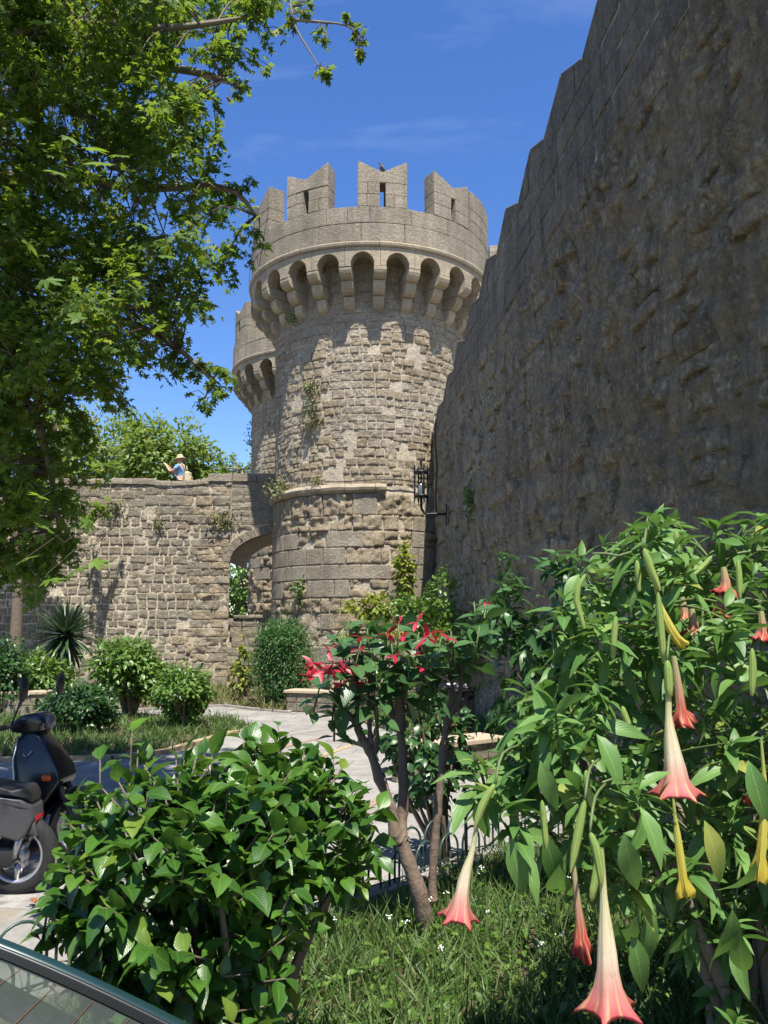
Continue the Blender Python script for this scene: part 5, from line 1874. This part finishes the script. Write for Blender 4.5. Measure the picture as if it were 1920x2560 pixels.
MB().lathe((lc.x, lc.y, lc.z - 0.05), [(0.001, 0), (0.155, 0.0), (0.155, 0.02), (0.001, 0.02)], 16).build('base_plate', M_BLK, lamp, True)
for k in range(4):
    a = k * math.pi / 2 + 0.35
    q = Vector((lc.x + 0.168 * math.cos(a), lc.y + 0.168 * math.sin(a), 0))
    MB().tube([q + Vector((0, 0, lc.z - 0.2)), q + Vector((0, 0, lc.z - 0.08)), q + Vector((0, 0, lc.z + 0.68)), q + Vector((0, 0, lc.z + 0.8))], [0.004, 0.022, 0.022, 0.003], 6).build('post', M_BLK, lamp, True)
MB().tube([Vector((lc.x, lc.y, lc.z)), Vector((lc.x, lc.y, lc.z + 0.7)), Vector((lc.x, lc.y, lc.z + 0.82)), Vector((lc.x, lc.y, lc.z + 1.02))], [0.02, 0.02, 0.032, 0.003], 6).build('centre_spike', M_BLK, lamp, True)
for an in (0.35, 0.35 + math.pi / 2):
    dx, dy = 0.17 * math.cos(an), 0.17 * math.sin(an)
    MB().tube([Vector((lc.x - dx, lc.y - dy, lc.z + 0.56)), Vector((lc.x + dx, lc.y + dy, lc.z + 0.56))], 0.016, 6).build('cross_bar', M_BLK, lamp, True)
MB().lathe((lc.x, lc.y, lc.z - 0.01), [(0.075, 0.0), (0.09, 0.1), (0.075, 0.25), (0.04, 0.3)], 14).build('lamp_glass', plain('lamp_glass', (0.10, 0.11, 0.115), 0.15, var=0.1), lamp, True)
cb = MB()
Cz = 5.62
cb.tube([Vector((TC[0] + 2.92 * math.sin(a), TC[1] - 2.92 * math.cos(a), Cz + 0.03 * math.sin(a * 7))) for a in np.linspace(-0.4, 0.62, 22)], 0.014, 5)
tag(cb.build('cable', M_BLK, None, True), 'thin black cable running round the tower above its moulding', 'cable')
cb = MB()
cb.tube([mr(21.2, z, 0.06 + 0.02 * math.sin(z * 4)) for z in np.linspace(4.6, 7.3, 14)], 0.02, 5)
tag(cb.build('conduit', M_BLK, None, True), 'vertical dark conduit at the corner of right wall and tower', 'conduit')

# ------------------------------------------------------------------ plants rooted in the masonry
GT = 'plants growing from the old masonry'
def tuft(label, p, r, n, size, mat, tpl=T_SML):
    p = Vector(p)
    s = empty('wall_plant', p, label, 'plant', GT)
    loc = np.array(p) + rng.normal(size=(n, 3)) * np.array(r)
    out = unit(n) + np.array([0, -0.8, -0.2])
    inst('foliage', tpl, loc, leaf_orient(out, n), rng.uniform(0.6, 1.2, n) * size, mat, s, 'stuff')
def on_tower(px, py):
    best = None
    for k in range(400):
        Y = 20.5 + k * 0.012
        q = at(px, py, Y)
        if (q.x - TC[0]) ** 2 + (q.y - TC[1]) ** 2 < 2.93 ** 2: return q
    return at(px, py, 22)
tuft('dry yellowish tuft growing high on the shaded left flank of tower', on_tower(775, 965), (0.13, 0.06, 0.1), 160, 0.09, M_GRASS2)
tuft('trailing dry plant on the tower below the higher tuft', on_tower(782, 1035), (0.13, 0.05, 0.26), 240, 0.09, M_GRASS2)
tuft('dry tuft sitting at the left end of the tower moulding', on_tower(705, 1222), (0.22, 0.08, 0.12), 260, 0.10, M_GRASS2)
tuft('small green plant low on the left side of the tower', on_tower(748, 1475), (0.09, 0.05, 0.16), 170, 0.08, M_SHRUB)
tuft('tiny plant clinging to the tower just above the moulding', on_tower(790, 1200), (0.14, 0.05, 0.05), 90, 0.07, M_GRASS2)
tuft('little green plant under the battlements at tower left', on_tower(735, 790), (0.1, 0.06, 0.12), 110, 0.08, M_SHRUB)
tuft('thin dry plant hanging high on the bridge wall', at(285, 1265, YW - 0.08), (0.18, 0.05, 0.12), 150, 0.09, M_GRASS2)
tuft('dry plant on the bridge wall left of the arch', at(555, 1300, YW - 0.08), (0.22, 0.05, 0.18), 220, 0.09, M_GRASS2)
tuft('wispy plant on the bridge wall between two holes', at(395, 1300, YW - 0.08), (0.08, 0.05, 0.14), 90, 0.08, M_GRASS2)
q = mr(16.6, at(1128, 1245, 16.6).z, 0.06)
tuft('bright green plant on the right wall beside the lantern', q, (0.05, 0.12, 0.2), 200, 0.08, M_SHRUB)
tuft('leafy sprig on the far tower edge above the bridge', at(628, 1090, 32.6), (0.12, 0.1, 0.3), 90, 0.12, M_SHRUB)

# ------------------------------------------------------------------ pigeon on the merlon
an = R(6.2)
pb = Vector((TC[0] + 3.45 * math.sin(an), TC[1] - 3.45 * math.cos(an), 13.95))
pg = empty('pigeon', pb, 'dark grey pigeon perched in the notch of the middle merlon', 'bird')
M_PIG = plain('grey_feathers', (0.055, 0.055, 0.062), 0.7, var=0.3)
MB().tube(catmull([pb + Vector((0.10, 0, 0.02)), pb + Vector((0.05, 0, 0.10)), pb + Vector((0.0, 0, 0.18)), pb + Vector((-0.03, 0, 0.25)), pb + Vector((-0.035, -0.0, 0.31)), pb + Vector((-0.06, 0, 0.335)), pb + Vector((-0.1, 0, 0.32))], 4),
          [0.012, 0.018, 0.03, 0.045, 0.058, 0.066, 0.07, 0.072, 0.072, 0.066, 0.058, 0.05, 0.042, 0.037, 0.034, 0.033, 0.035, 0.037, 0.036, 0.034, 0.03, 0.02, 0.012, 0.008, 0.003], 10).build('body', M_PIG, pg, True)
for s in (-1, 1):
    MB().tube(catmull([pb + Vector((-0.02, 0.05 * s, 0.24)), pb + Vector((0.04, 0.06 * s, 0.14)), pb + Vector((0.11, 0.03 * s, 0.0))], 4), [0.02, 0.03, 0.034, 0.034, 0.03, 0.025, 0.018, 0.01, 0.004], 7).build('wing', M_PIG, pg, True)
    MB().tube([pb + Vector((0.0, 0.025 * s, 0.12)), pb + Vector((0.0, 0.025 * s, -0.02))], 0.007, 5).build('leg', M_RUST, pg, True)

# ------------------------------------------------------------------ person on the bridge
M_SKIN = plain('skin', (0.50, 0.27, 0.19), 0.55, var=0.12)
M_SHIRT = plain('blue_shirt', (0.20, 0.33, 0.52), 0.85, var=0.15)
M_TROU = plain('dark_trousers', (0.05, 0.055, 0.07), 0.85, var=0.2)
M_HAT = plain('khaki_hat', (0.33, 0.29, 0.18), 0.9, var=0.15)
M_PACK = plain('tan_canvas', (0.50, 0.42, 0.25), 0.9, var=0.2)
hp = at(452, 1210, 26.15)
FEET = Vector((hp.x, 26.15, 5.42))
PM = Matrix.Translation(FEET) @ Matrix.Rotation(R(172), 4, 'Z')
def skin(name, joints, edges, mat, parent, root=0):
    me = bpy.data.meshes.new(name)
    me.from_pydata([tuple(PM @ Vector(j[:3])) for j in joints], edges, [])
    o = bpy.data.objects.new(name, me)
    COL.objects.link(o)
    adopt(o, parent)
    md = o.modifiers.new('skin', 'SKIN')
    md.use_smooth_shade = True
    for i, j in enumerate(joints):
        sv = me.skin_vertices[0].data[i]
        sv.radius = (j[3], j[3] if len(j) < 5 else j[4])
        sv.use_root = (i == root)
    ss_ = o.modifiers.new('sub', 'SUBSURF')
    ss_.levels = ss_.render_levels = 2
    me.materials.append(mat)
    return o
pe = empty('person', FEET, 'person in khaki hat and blue shirt photographing from the bridge', 'person')
J = [(0, 0, 0.98, 0.15, 0.12), (0, 0, 1.2, 0.15, 0.12), (0.0, 0, 1.42, 0.14, 0.11), (0.03, 0, 1.52, 0.058), (0.05, 0, 1.60, 0.075), (0.06, 0, 1.70, 0.088), (0.05, 0, 1.76, 0.06)]
E = [(0, 1), (1, 2), (2, 3), (3, 4), (4, 5), (5, 6)]
for s in (-1, 1):
    k = len(J)
    J += [(0.02, 0.19 * s, 1.43, 0.062), (0.16, 0.22 * s, 1.29, 0.048), (0.29, 0.20 * s, 1.25, 0.042), (0.42, 0.12 * s, 1.40, 0.036), (0.50, 0.06 * s, 1.50, 0.028), (0.54, 0.055 * s, 1.54, 0.032)]
    E += [(2, k), (k, k + 1), (k + 1, k + 2), (k + 2, k + 3), (k + 3, k + 4), (k + 4, k + 5)]
    for f in range(4):
        q = len(J)
        J += [(0.575, (0.075 - 0.012 * f) * s, 1.555 + 0.016 * f - 0.02, 0.009), (0.585, (0.035 - 0.006 * f) * s, 1.565 + 0.016 * f - 0.02, 0.008)]
        E += [(k + 5, q), (q, q + 1)]
    q = len(J)
    J += [(0.555, 0.04 * s, 1.51, 0.010), (0.575, 0.02 * s, 1.515, 0.009)]
    E += [(k + 5, q), (q, q + 1)]
    k = len(J)
    J += [(0.0, 0.1 * s, 0.88, 0.095), (0.02, 0.11 * s, 0.5, 0.062), (-0.01, 0.11 * s, 0.1, 0.042), (0.13, 0.12 * s, 0.04, 0.038)]
    E += [(0, k), (k, k + 1), (k + 1, k + 2), (k + 2, k + 3)]
body = skin('body', J, E, M_SKIN, pe)
J = [(0, 0, 0.93, 0.175, 0.14), (0, 0, 1.2, 0.175, 0.145), (0.0, 0, 1.41, 0.16, 0.13), (0.02, 0, 1.47, 0.085)]
E = [(0, 1), (1, 2), (2, 3)]
for s in (-1, 1):
    k = len(J)
    J += [(0.02, 0.195 * s, 1.43, 0.078), (0.15, 0.225 * s, 1.30, 0.066)]
    E += [(2, k), (k, k + 1)]
skin('shirt', J, E, M_SHIRT, pe)
J = [(0, 0, 0.97, 0.165, 0.135)]
E = []
for s in (-1, 1):
    k = len(J)
    J += [(0.0, 0.1 * s, 0.86, 0.115), (0.02, 0.11 * s, 0.5, 0.08), (0.0, 0.11 * s, 0.12, 0.07)]
    E += [(0, k), (k, k + 1), (k + 1, k + 2)]
skin('trousers', J, E, M_TROU, pe)
HM = (Matrix.Rotation(R(172), 3, 'Z') @ Matrix.Rotation(R(10), 3, 'Y'))
MB().lathe(PM @ Vector((0.05, 0, 1.72)), [(0.22, -0.045), (0.16, -0.01), (0.112, 0.0), (0.105, 0.06), (0.085, 0.11), (0.04, 0.125), (0.001, 0.12)], 20, HM).build('hat', M_HAT, pe, True)
m = MB()
m.tube([PM @ Vector((0.135, 0, 1.67)), PM @ Vector((0.165, 0, 1.635)), PM @ Vector((0.13, 0, 1.62))], [0.01, 0.017, 0.01], 6)
m.build('nose', M_SKIN, pe, True)
for s in (-1, 1):
    MB().lathe(PM @ Vector((0.05, 0.088 * s, 1.66)), [(0.001, -0.03), (0.016, -0.015), (0.018, 0.015), (0.001, 0.03)], 8).build('ear', M_SKIN, pe, True)
pk_ = empty('backpack', PM @ Vector((-0.22, 0, 1.0)), 'tan canvas backpack on the back of the photographing person', 'backpack')
bevel(MB().box(PM @ Vector((-0.235, 0.0, 1.08)), (0.17, 0.30, 0.36), PM.to_3x3()).build('bag', M_PACK, pk_), 0.06, 3)
bevel(MB().box(PM @ Vector((-0.335, 0.0, 1.02)), (0.06, 0.22, 0.18), PM.to_3x3()).build('pocket', M_PACK, pk_), 0.025, 3)
for s in (-1, 1):
    MB().tube([PM @ Vector(v_) for v_ in ((-0.17, 0.1 * s, 1.25), (-0.13, 0.11 * s, 1.46), (0.02, 0.11 * s, 1.545), (0.13, 0.11 * s, 1.42), (0.15, 0.12 * s, 1.2), (0.0, 0.17 * s, 0.98), (-0.17, 0.12 * s, 0.95))], 0.02, 6).build('strap', M_PACK, pk_, True)
cm = empty('compact_camera', PM @ Vector((0.6, 0, 1.56)), 'small dark compact camera held up by the person', 'camera')
bevel(MB().box(PM @ Vector((0.585, 0, 1.57)), (0.03, 0.1, 0.065), PM.to_3x3()).build('camera_body', M_BLK, cm), 0.006)
MB().lathe(PM @ Vector((0.605, 0, 1.57)), [(0.02, 0), (0.02, 0.02), (0.001, 0.02)], 12, PM.to_3x3() @ Matrix.Rotation(R(90), 3, 'Y')).build('lens', M_BLK, cm, True)

# ------------------------------------------------------------------ scooters
M_BPAINT = plain('black_paint', (0.010, 0.011, 0.014), 0.18, var=0.15)
M_SPAINT = plain('silver_paint', (0.075, 0.075, 0.08), 0.4, 0.3, var=0.12)
M_DPLAS = plain('dark_plastic', (0.016, 0.016, 0.017), 0.55, var=0.25)
M_TYRE = plain('tyre_rubber', (0.013, 0.013, 0.013), 0.85, var=0.3, bump=0.3)
M_ALLOY = plain('alloy', (0.45, 0.45, 0.46), 0.35, 0.8, var=0.15)
M_ORANGE = plain('orange_lens', (0.55, 0.09, 0.01), 0.2, var=0.1)
M_REDL = plain('red_lens', (0.30, 0.012, 0.012), 0.2, var=0.1)
M_SEAT = plain('seat_vinyl', (0.014, 0.014, 0.014), 0.5, var=0.2)
def scooter(label, hub, facing, yaw, paint, seed):
    """hub = front wheel hub (x,y); facing +1 looks right in the picture"""
    MX = Matrix.Translation((hub[0], hub[1], 0)) @ Matrix.Rotation(yaw, 4, 'Z') @ Matrix.Scale(1, 4)
    sx = facing
    s = empty('motor_scooter', (hub[0], hub[1], 0), label, 'scooter')
    def T(x, y, z):
        if sx < 0:      # stubbier tail that slopes down behind the saddle
            if z > 0.5 and x < -0.9: z -= (-0.9 - x) * 0.30
            if x < -1.24: x = -1.24 + (x + 1.24) * 0.35
        return MX @ Vector((x * sx, y, z))
    def extr(name, prof, hw, mat, par=s, bev=0.02, hw2=None):
        V = []
        for sd in (-1, 1):
            for i, (x, z) in enumerate(prof): V.append(T(x, sd * (hw[i] if hasattr(hw, '__len__') else hw), z))
        n = len(prof)
        F = [tuple(range(n)), tuple(reversed(range(n, 2 * n)))] + [(i, n + i, n + (i + 1) % n, (i + 1) % n) for i in range(n)]
        o = MB().add(V, F).build(name, mat, par, True)
        bevel(o, bev, 3)
        return o
    def wheel(x):
        r = 0.265
        rot = MX.to_3x3() @ Matrix.Rotation(R(90), 3, 'X')
        w = MB().lathe(T(x, 0, r), [(0.175, -0.05), (0.215, -0.058), (0.25, -0.045), (0.265, -0.015), (0.265, 0.015), (0.25, 0.045), (0.215, 0.058), (0.175, 0.05)], 36, rot).build('wheel', M_TYRE, s, True)
        MB().lathe(T(x, 0, r), [(0.178, -0.05), (0.165, -0.052), (0.155, -0.035), (0.155, 0.035), (0.165, 0.052), (0.178, 0.05)], 36, rot).build('rim', M_ALLOY, w, True)
        sp = MB()
        for k in range(6):
            a = k * math.pi / 3 + 0.3
            for sd in (-1, 1):
                c0 = T(x + 0.05 * math.cos(a), sd * 0.03, r + 0.05 * math.sin(a))
                c1 = T(x + 0.16 * math.cos(a + 0.22), sd * 0.028, r + 0.16 * math.sin(a + 0.22))
                sp.tube([c0, c1], [0.026, 0.016], 6)
        sp.lathe(T(x, 0, r), [(0.001, -0.05), (0.055, -0.048), (0.062, -0.03), (0.062, 0.03), (0.055, 0.048), (0.001, 0.05)], 20, rot)
        sp.build('spokes', M_ALLOY, w, True)
        return w
    wheel(0.0)
    wheel(-1.24)
    # front apron / leg shield
    sh = extr('leg_shield', [(-0.36, 1.0), (-0.24, 0.86), (-0.15, 0.73), (-0.12, 0.64), (-0.18, 0.54), (-0.30, 0.38), (-0.40, 0.24), (-0.52, 0.22), (-0.47, 0.40), (-0.44, 0.52), (-0.48, 0.70), (-0.52, 0.88), (-0.48, 1.0)],
              [0.09, 0.13, 0.15, 0.15, 0.17, 0.19, 0.2, 0.2, 0.21, 0.22, 0.21, 0.17, 0.11], paint)
    for sd in (-1, 1):
        MB().tube([T(x, sd * y, z) for x, y, z in ((-0.49, 0.13, 0.97), (-0.49, 0.195, 0.80), (-0.45, 0.225, 0.62), (-0.425, 0.235, 0.5), (-0.45, 0.225, 0.38), (-0.49, 0.21, 0.27))], 0.007, 6).build('edge_trim', M_ALLOY, sh, True)
        bevel(MB().box(T(-0.23, sd * 0.15, 0.66), (0.08, 0.045, 0.05), MX.to_3x3()).build('indicator', M_ORANGE, sh), 0.02, 3)
    # V-shaped badge tick
    for sd in (-1, 1):
        m = MB()
        for a, b in (((-0.42, 0.84), (-0.40, 0.81)), ((-0.40, 0.81), (-0.355, 0.865))):
            m.tube([T(a[0], sd * 0.168, a[1]), T(b[0], sd * 0.165, b[1])], 0.004, 5)
        m.build('badge', M_ALLOY, sh, True)
    # fender and fork
    V, F = [], []
    n = 14
    for i in range(n + 1):
        a = R(15) + R(150) * i / n
        for k in range(7):
            b = -1 + k / 3
            rr = 0.32 - 0.05 * b * b
            V.append(T(rr * math.cos(a), 0.085 * b, 0.265 + rr * math.sin(a)))
    for i in range(n):
        for k in range(6): F.append((i * 7 + k, i * 7 + k + 1, i * 7 + 8 + k, i * 7 + 7 + k))
    MB().add(V, F).build('front_fender', paint, s, True)
    for sd in (-1, 1):
        MB().tube([T(0, sd * 0.075, 0.265), T(-0.12, sd * 0.07, 0.5), T(-0.24, sd * 0.06, 0.75)], [0.022, 0.024, 0.024], 8).build('fork', M_DPLAS, s, True)
    # handlebar, cowl, mirrors
    hbar = extr('handlebar_cowl', [(-0.30, 1.08), (-0.33, 1.0), (-0.44, 0.98), (-0.56, 1.0), (-0.58, 1.06), (-0.48, 1.13), (-0.36, 1.15)], [0.12, 0.12, 0.11, 0.13, 0.14, 0.13, 0.11], M_BPAINT)
    MB().lathe(T(-0.30, 0, 1.07), [(0.001, 0.03), (0.05, 0.022), (0.065, 0.0), (0.065, -0.03)], 18, MX.to_3x3() @ Matrix.Rotation(R(90) * sx, 3, 'Y')).build('headlight', plain('headlight', (0.12, 0.12, 0.125), 0.15), hbar, True)
    for sd in (-1, 1):
        MB().tube([T(-0.44, sd * 0.08, 1.06), T(-0.50, sd * 0.22, 1.06), T(-0.60, sd * 0.34, 1.04)], [0.016, 0.016, 0.016], 7).build('handlebar', M_DPLAS, hbar, True)
        MB().tube([T(-0.53, sd * 0.25, 1.055), T(-0.62, sd * 0.37, 1.035)], 0.022, 8).build('grip', M_DPLAS, hbar, True)
        MB().tube([T(-0.50, sd * 0.23, 1.07), T(-0.43, sd * 0.27, 1.2), T(-0.39, sd * 0.29, 1.27)], 0.008, 5).build('mirror_stem', M_DPLAS, hbar, True)
        MB().lathe(T(-0.38, sd * 0.29, 1.35), [(0.001, -0.1), (0.045, -0.07), (0.06, 0), (0.05, 0.07), (0.001, 0.1)], 12, MX.to_3x3() @ Matrix.Diagonal((0.45, 1, 1))).build('mirror', M_DPLAS, hbar, True)
    # floorboard, body, seat
    extr('floorboard', [(-0.40, 0.30), (-0.42, 0.22), (-0.95, 0.22), (-0.98, 0.32), (-0.85, 0.31)], 0.17, M_DPLAS)
    bd = extr('rear_body', [(-0.82, 0.34), (-0.80, 0.52), (-0.86, 0.66), (-1.0, 0.73), (-1.35, 0.79), (-1.55, 0.80), (-1.60, 0.74), (-1.48, 0.6), (-1.36, 0.52), (-1.05, 0.46), (-0.98, 0.34)],
              [0.13, 0.15, 0.16, 0.17, 0.16, 0.11, 0.09, 0.13, 0.16, 0.19, 0.17], paint)
    extr('seat', [(-0.84, 0.69), (-0.90, 0.78), (-1.05, 0.80), (-1.22, 0.82), (-1.38, 0.88), (-1.52, 0.87), (-1.54, 0.81), (-1.0, 0.745)], [0.1, 0.12, 0.15, 0.15, 0.14, 0.1, 0.1, 0.15], M_SEAT, bev=0.03)
    extr('tail_light', [(-1.57, 0.75), (-1.62, 0.73), (-1.56, 0.65), (-1.51, 0.67)], 0.07, M_REDL, bd, 0.01)
    extr('rear_mudguard', [(-1.30, 0.55), (-1.42, 0.58), (-1.58, 0.50), (-1.66, 0.40), (-1.61, 0.40), (-1.52, 0.48), (-1.40, 0.535)], 0.09, paint, s, 0.008)
    for sd in (-1, 1):
        MB().tube([T(-1.24, sd * 0.1, 0.27), T(-1.36, sd * 0.12, 0.56)], [0.02, 0.026], 8).build('shock', M_ALLOY, s, True)
    extr('engine', [(-0.98, 0.36), (-1.0, 0.22), (-1.2, 0.2), (-1.30, 0.25), (-1.26, 0.34)], 0.12, M_DPLAS)
    MB().tube([T(-1.0, 0.15, 0.2), T(-1.15, 0.16, 0.22), T(-1.55, 0.17, 0.3)], [0.025, 0.045, 0.05], 10).build('exhaust', M_DPLAS, s, True)
    return s
hb1 = at(203, 2070, 6.8)
scooter('black scooter facing right in shade, its front wheel behind the hibiscus', (hb1.x, 6.8), 1, R(-6), M_BPAINT, 1)
hb2 = at(38, 2150, 5.95)
scooter('silver-grey scooter at the left picture edge, only its tail showing', (hb2.x - 1.24, 5.95), -1, R(3), M_SPAINT, 2)

# ------------------------------------------------------------------ parked hatchback at the lower left corner
M_CAR = plain('car_paint', (0.012, 0.035, 0.035), 0.22, 0.2, var=0.2, scale=8)
M_TRIM = plain('rubber_trim', (0.012, 0.013, 0.014), 0.4, var=0.2)
t = NT('car_glass')
t.col((0.09, 0.105, 0.10))
t.set(Roughness=0.06)
tp = t.n('BsdfTransparent')
tp.inputs[0].default_value = (0.62, 0.70, 0.66, 1)
ms = t.n('MixShader')
ms.inputs[0].default_value = 0.5
t.l(t.b.outputs[0], ms.inputs[1])
t.l(tp.outputs[0], ms.inputs[2])
t.l(ms.outputs[0], t.out.inputs[0])
M_CGLASS = t.m
M_INT = plain('car_interior', (0.10, 0.10, 0.095), 0.9, var=0.2)
M_PALE = plain('pale_matt', (0.42, 0.46, 0.42), 0.9, var=0.15)
car = empty('parked_car', (-2.2, 1.4, 0), 'dark green hatchback cut off by the lower left corner, rear glass showing', 'car')
CY, HWD = 1.38, 0.80      # centre line and half width
def sec(x, z, hw): return (x, z, hw)
def loft(name, secs, mat, par=car, cap=True):
    """secs: list of (x, [(y,z),...]) cross sections"""
    V, F = [], []
    n = len(secs[0][1])
    for x, pr in secs:
        for y, z in pr: V.append((x, CY + y, z))
    for i in range(len(secs) - 1):
        for k in range(n - 1):
            F.append((i * n + k, i * n + k + 1, (i + 1) * n + k + 1, (i + 1) * n + k))
    if cap:
        F += [tuple(range(n)), tuple(reversed(range((len(secs) - 1) * n, len(secs) * n)))]
    o = MB().add(V, F).build(name, mat, par, True)
    return o
def half(hw, zb, zt, tum=0.05):
    return [(-hw + 0.06, zb), (-hw, zb + 0.15), (-hw - 0.02, (zb + zt) / 2), (-hw + 0.02, zt - 0.05), (-hw + 0.08, zt), (hw - 0.08, zt), (hw - 0.02, zt - 0.05), (hw + 0.02, (zb + zt) / 2), (hw, zb + 0.15), (hw - 0.06, zb)]
loft('body', [(-4.05, half(0.66, 0.3, 0.62)), (-3.9, half(0.74, 0.22, 0.72)), (-3.3, half(0.79, 0.2, 0.83)), (-2.9, half(0.8, 0.2, 0.88)), (-1.5, half(0.8, 0.2, 0.90)), (-0.62, half(0.79, 0.22, 0.87)), (-0.36, half(0.76, 0.25, 0.835)), (-0.24, half(0.72, 0.3, 0.7)), (-0.22, half(0.68, 0.34, 0.6))], M_CAR)
# roof and pillars; rear glass slopes from (-1.35, 1.30) to (-0.42, 0.86)
rf = loft('roof', [(-2.75, [(-0.60, 1.24), (-0.5, 1.30), (0, 1.32), (0.5, 1.30), (0.60, 1.24)]), (-2.2, [(-0.62, 1.30), (-0.5, 1.36), (0, 1.385), (0.5, 1.36), (0.62, 1.30)]), (-1.55, [(-0.62, 1.28), (-0.5, 1.34), (0, 1.365), (0.5, 1.34), (0.62, 1.28)]), (-1.33, [(-0.64, 1.235), (-0.5, 1.28), (0, 1.30), (0.5, 1.28), (0.64, 1.235)])], M_CAR, cap=False)
gl = []
NG = 12
def rg(f, y):   # rear glass surface
    x = -1.33 + 0.91 * f
    hw = 0.655 + 0.075 * f
    z = 1.235 - 0.375 * f + 0.055 * (1 - (y / hw) ** 2) + 0.03 * math.sin(math.pi * f)
    return Vector((x, CY + y, z))
V, F = [], []
for i in range(NG + 1):
    f = i / NG
    hw = 0.655 + 0.075 * f
    for k in range(13): V.append(rg(f, hw * (-1 + k / 6)))
for i in range(NG):
    for k in range(12): F.append((i * 13 + k, i * 13 + k + 1, i * 13 + 14 + k, i * 13 + 13 + k))
glass = MB().add(V, F).build('rear_glass', M_CGLASS, car, True)
for q in range(9):
    f = 0.1 + 0.09 * q
    hw = 0.59 + 0.075 * f
    MB().tube([rg(f + 0.02 * math.sin(3.1 * k / 14), hw * (-1 + k / 7)) + Vector((0, 0, 0.0025)) for k in range(15)], 0.0009, 4, False).build('heating_line', M_RUST, glass)
for sd in (-1, 1):
    # black ceramic border, rubber seal and painted pillar
    V, F = [], []
    for i in range(NG + 1):
        f = i / NG
        hw = 0.655 + 0.075 * f
        for d_, dz in ((-0.055, 0.004), (0.0, 0.004)):
            p = rg(f, sd * (hw + d_))
            V.append(p + Vector((0, 0, dz)))
    for i in range(NG): F.append((i * 2, i * 2 + 1, i * 2 + 3, i * 2 + 2))
    MB().add(V, F).build('glass_border', M_TRIM, glass)
    MB().tube([rg(i / NG, sd * (0.658 + 0.075 * i / NG)) + Vector((0, 0, 0.002)) for i in range(NG + 1)], 0.006, 6).build('seal', M_TRIM, glass, True)
    MB().tube([rg(i / NG, sd * (0.67 + 0.075 * i / NG)) + Vector((0, sd * 0.016, -0.012)) for i in range(-1, NG + 1)], 0.024, 8).build('pillar', M_CAR, car, True)
    # side window band
    V = [(-2.72, CY + sd * 0.64, 1.2), (-1.5, CY + sd * 0.66, 1.25), (-1.0, CY + sd * 0.74, 0.92), (-3.2, CY + sd * 0.765, 0.86)]
    MB().add(V, [(0, 1, 2, 3)] if sd < 0 else [(3, 2, 1, 0)]).build('side_window', M_CGLASS, car)
    for a, b in (((-2.75, 0.615, 1.24), (-3.25, 0.76, 0.85)), ((-1.95, 0.64, 1.26), (-1.9, 0.765, 0.88)), ((-1.4, 0.65, 1.25), (-0.75, 0.76, 0.87))):
        MB().tube([(a[0], CY + sd * a[1], a[2]), (b[0], CY + sd * b[1], b[2])], 0.035, 6).build('pillar', M_CAR, car, True)
    for wx in (-3.35, -0.85):
        w = MB().lathe((wx, CY + sd * 0.74, 0.29), [(0.19, -0.08), (0.26, -0.085), (0.29, -0.06), (0.29, 0.06), (0.26, 0.085), (0.19, 0.08)], 28, Matrix.Rotation(R(90), 3, 'X')).build('wheel', M_TYRE, car, True)
        MB().lathe((wx, CY + sd * 0.74, 0.29), [(0.001, -0.07), (0.1, -0.075), (0.19, -0.06), (0.19, 0.06), (0.1, 0.075), (0.001, 0.07)], 24, Matrix.Rotation(R(90), 3, 'X')).build('rim', M_ALLOY, w, True)
    bevel(MB().box((-0.27, CY + sd * 0.6, 0.66), (0.06, 0.2, 0.14)).build('tail_light', M_REDL, car), 0.015)
    bevel(MB().box((-3.95, CY + sd * 0.52, 0.6), (0.1, 0.26, 0.14)).build('headlight', M_ALLOY, car), 0.02)
bevel(MB().box((-0.2, CY, 0.42), (0.12, 1.46, 0.16)).build('bumper', M_DPLAS, car), 0.03, 3)
MB().add([(-2.75, CY - 0.58, 1.25), (-2.75, CY + 0.58, 1.25), (-3.25, CY + 0.72, 0.86), (-3.25, CY - 0.72, 0.86)], [(0, 1, 2, 3)]).build('windscreen', M_CGLASS, car)
MB().box((-0.78, CY, 0.905), (0.62, 1.30, 0.015)).build('parcel_shelf', M_INT, car)
m = MB().add([(-0.60, CY + 0.1, 0.917), (-0.52, CY + 0.45, 0.917), (-0.72, CY + 0.58, 0.917), (-0.98, CY + 0.30, 0.917), (-0.95, CY - 0.1, 0.917)], [(0, 1, 2, 3, 4)])
m.build('pale_sheet', M_PALE, car)  # flat pale five-sided sheet lying just above the parcel shelf
bevel(MB().box((-1.25, CY, 0.92), (0.16, 1.15, 0.42)).build('rear_seat', M_INT, car), 0.05, 3)

# ------------------------------------------------------------------ fallen leaf
p = gnd(93, 2262, 0.03)
V, F, UV = T_PLANE
me = mesh_np('dead_leaf', V * np.array([1, 1, 2.6]), F, UV, plain('dead_leaf', (0.22, 0.085, 0.035), 0.8, var=0.3), False)
o = bpy.data.objects.new('dead_leaf', me)
COL.objects.link(o)
o.scale = (0.075,) * 3
o.rotation_euler = (0.5, 0.3, 1.0)
o.location = p + Vector((0, 0, 0.02))
tag(o, 'curled brown fallen leaf on the paving below the scooters', 'leaf')
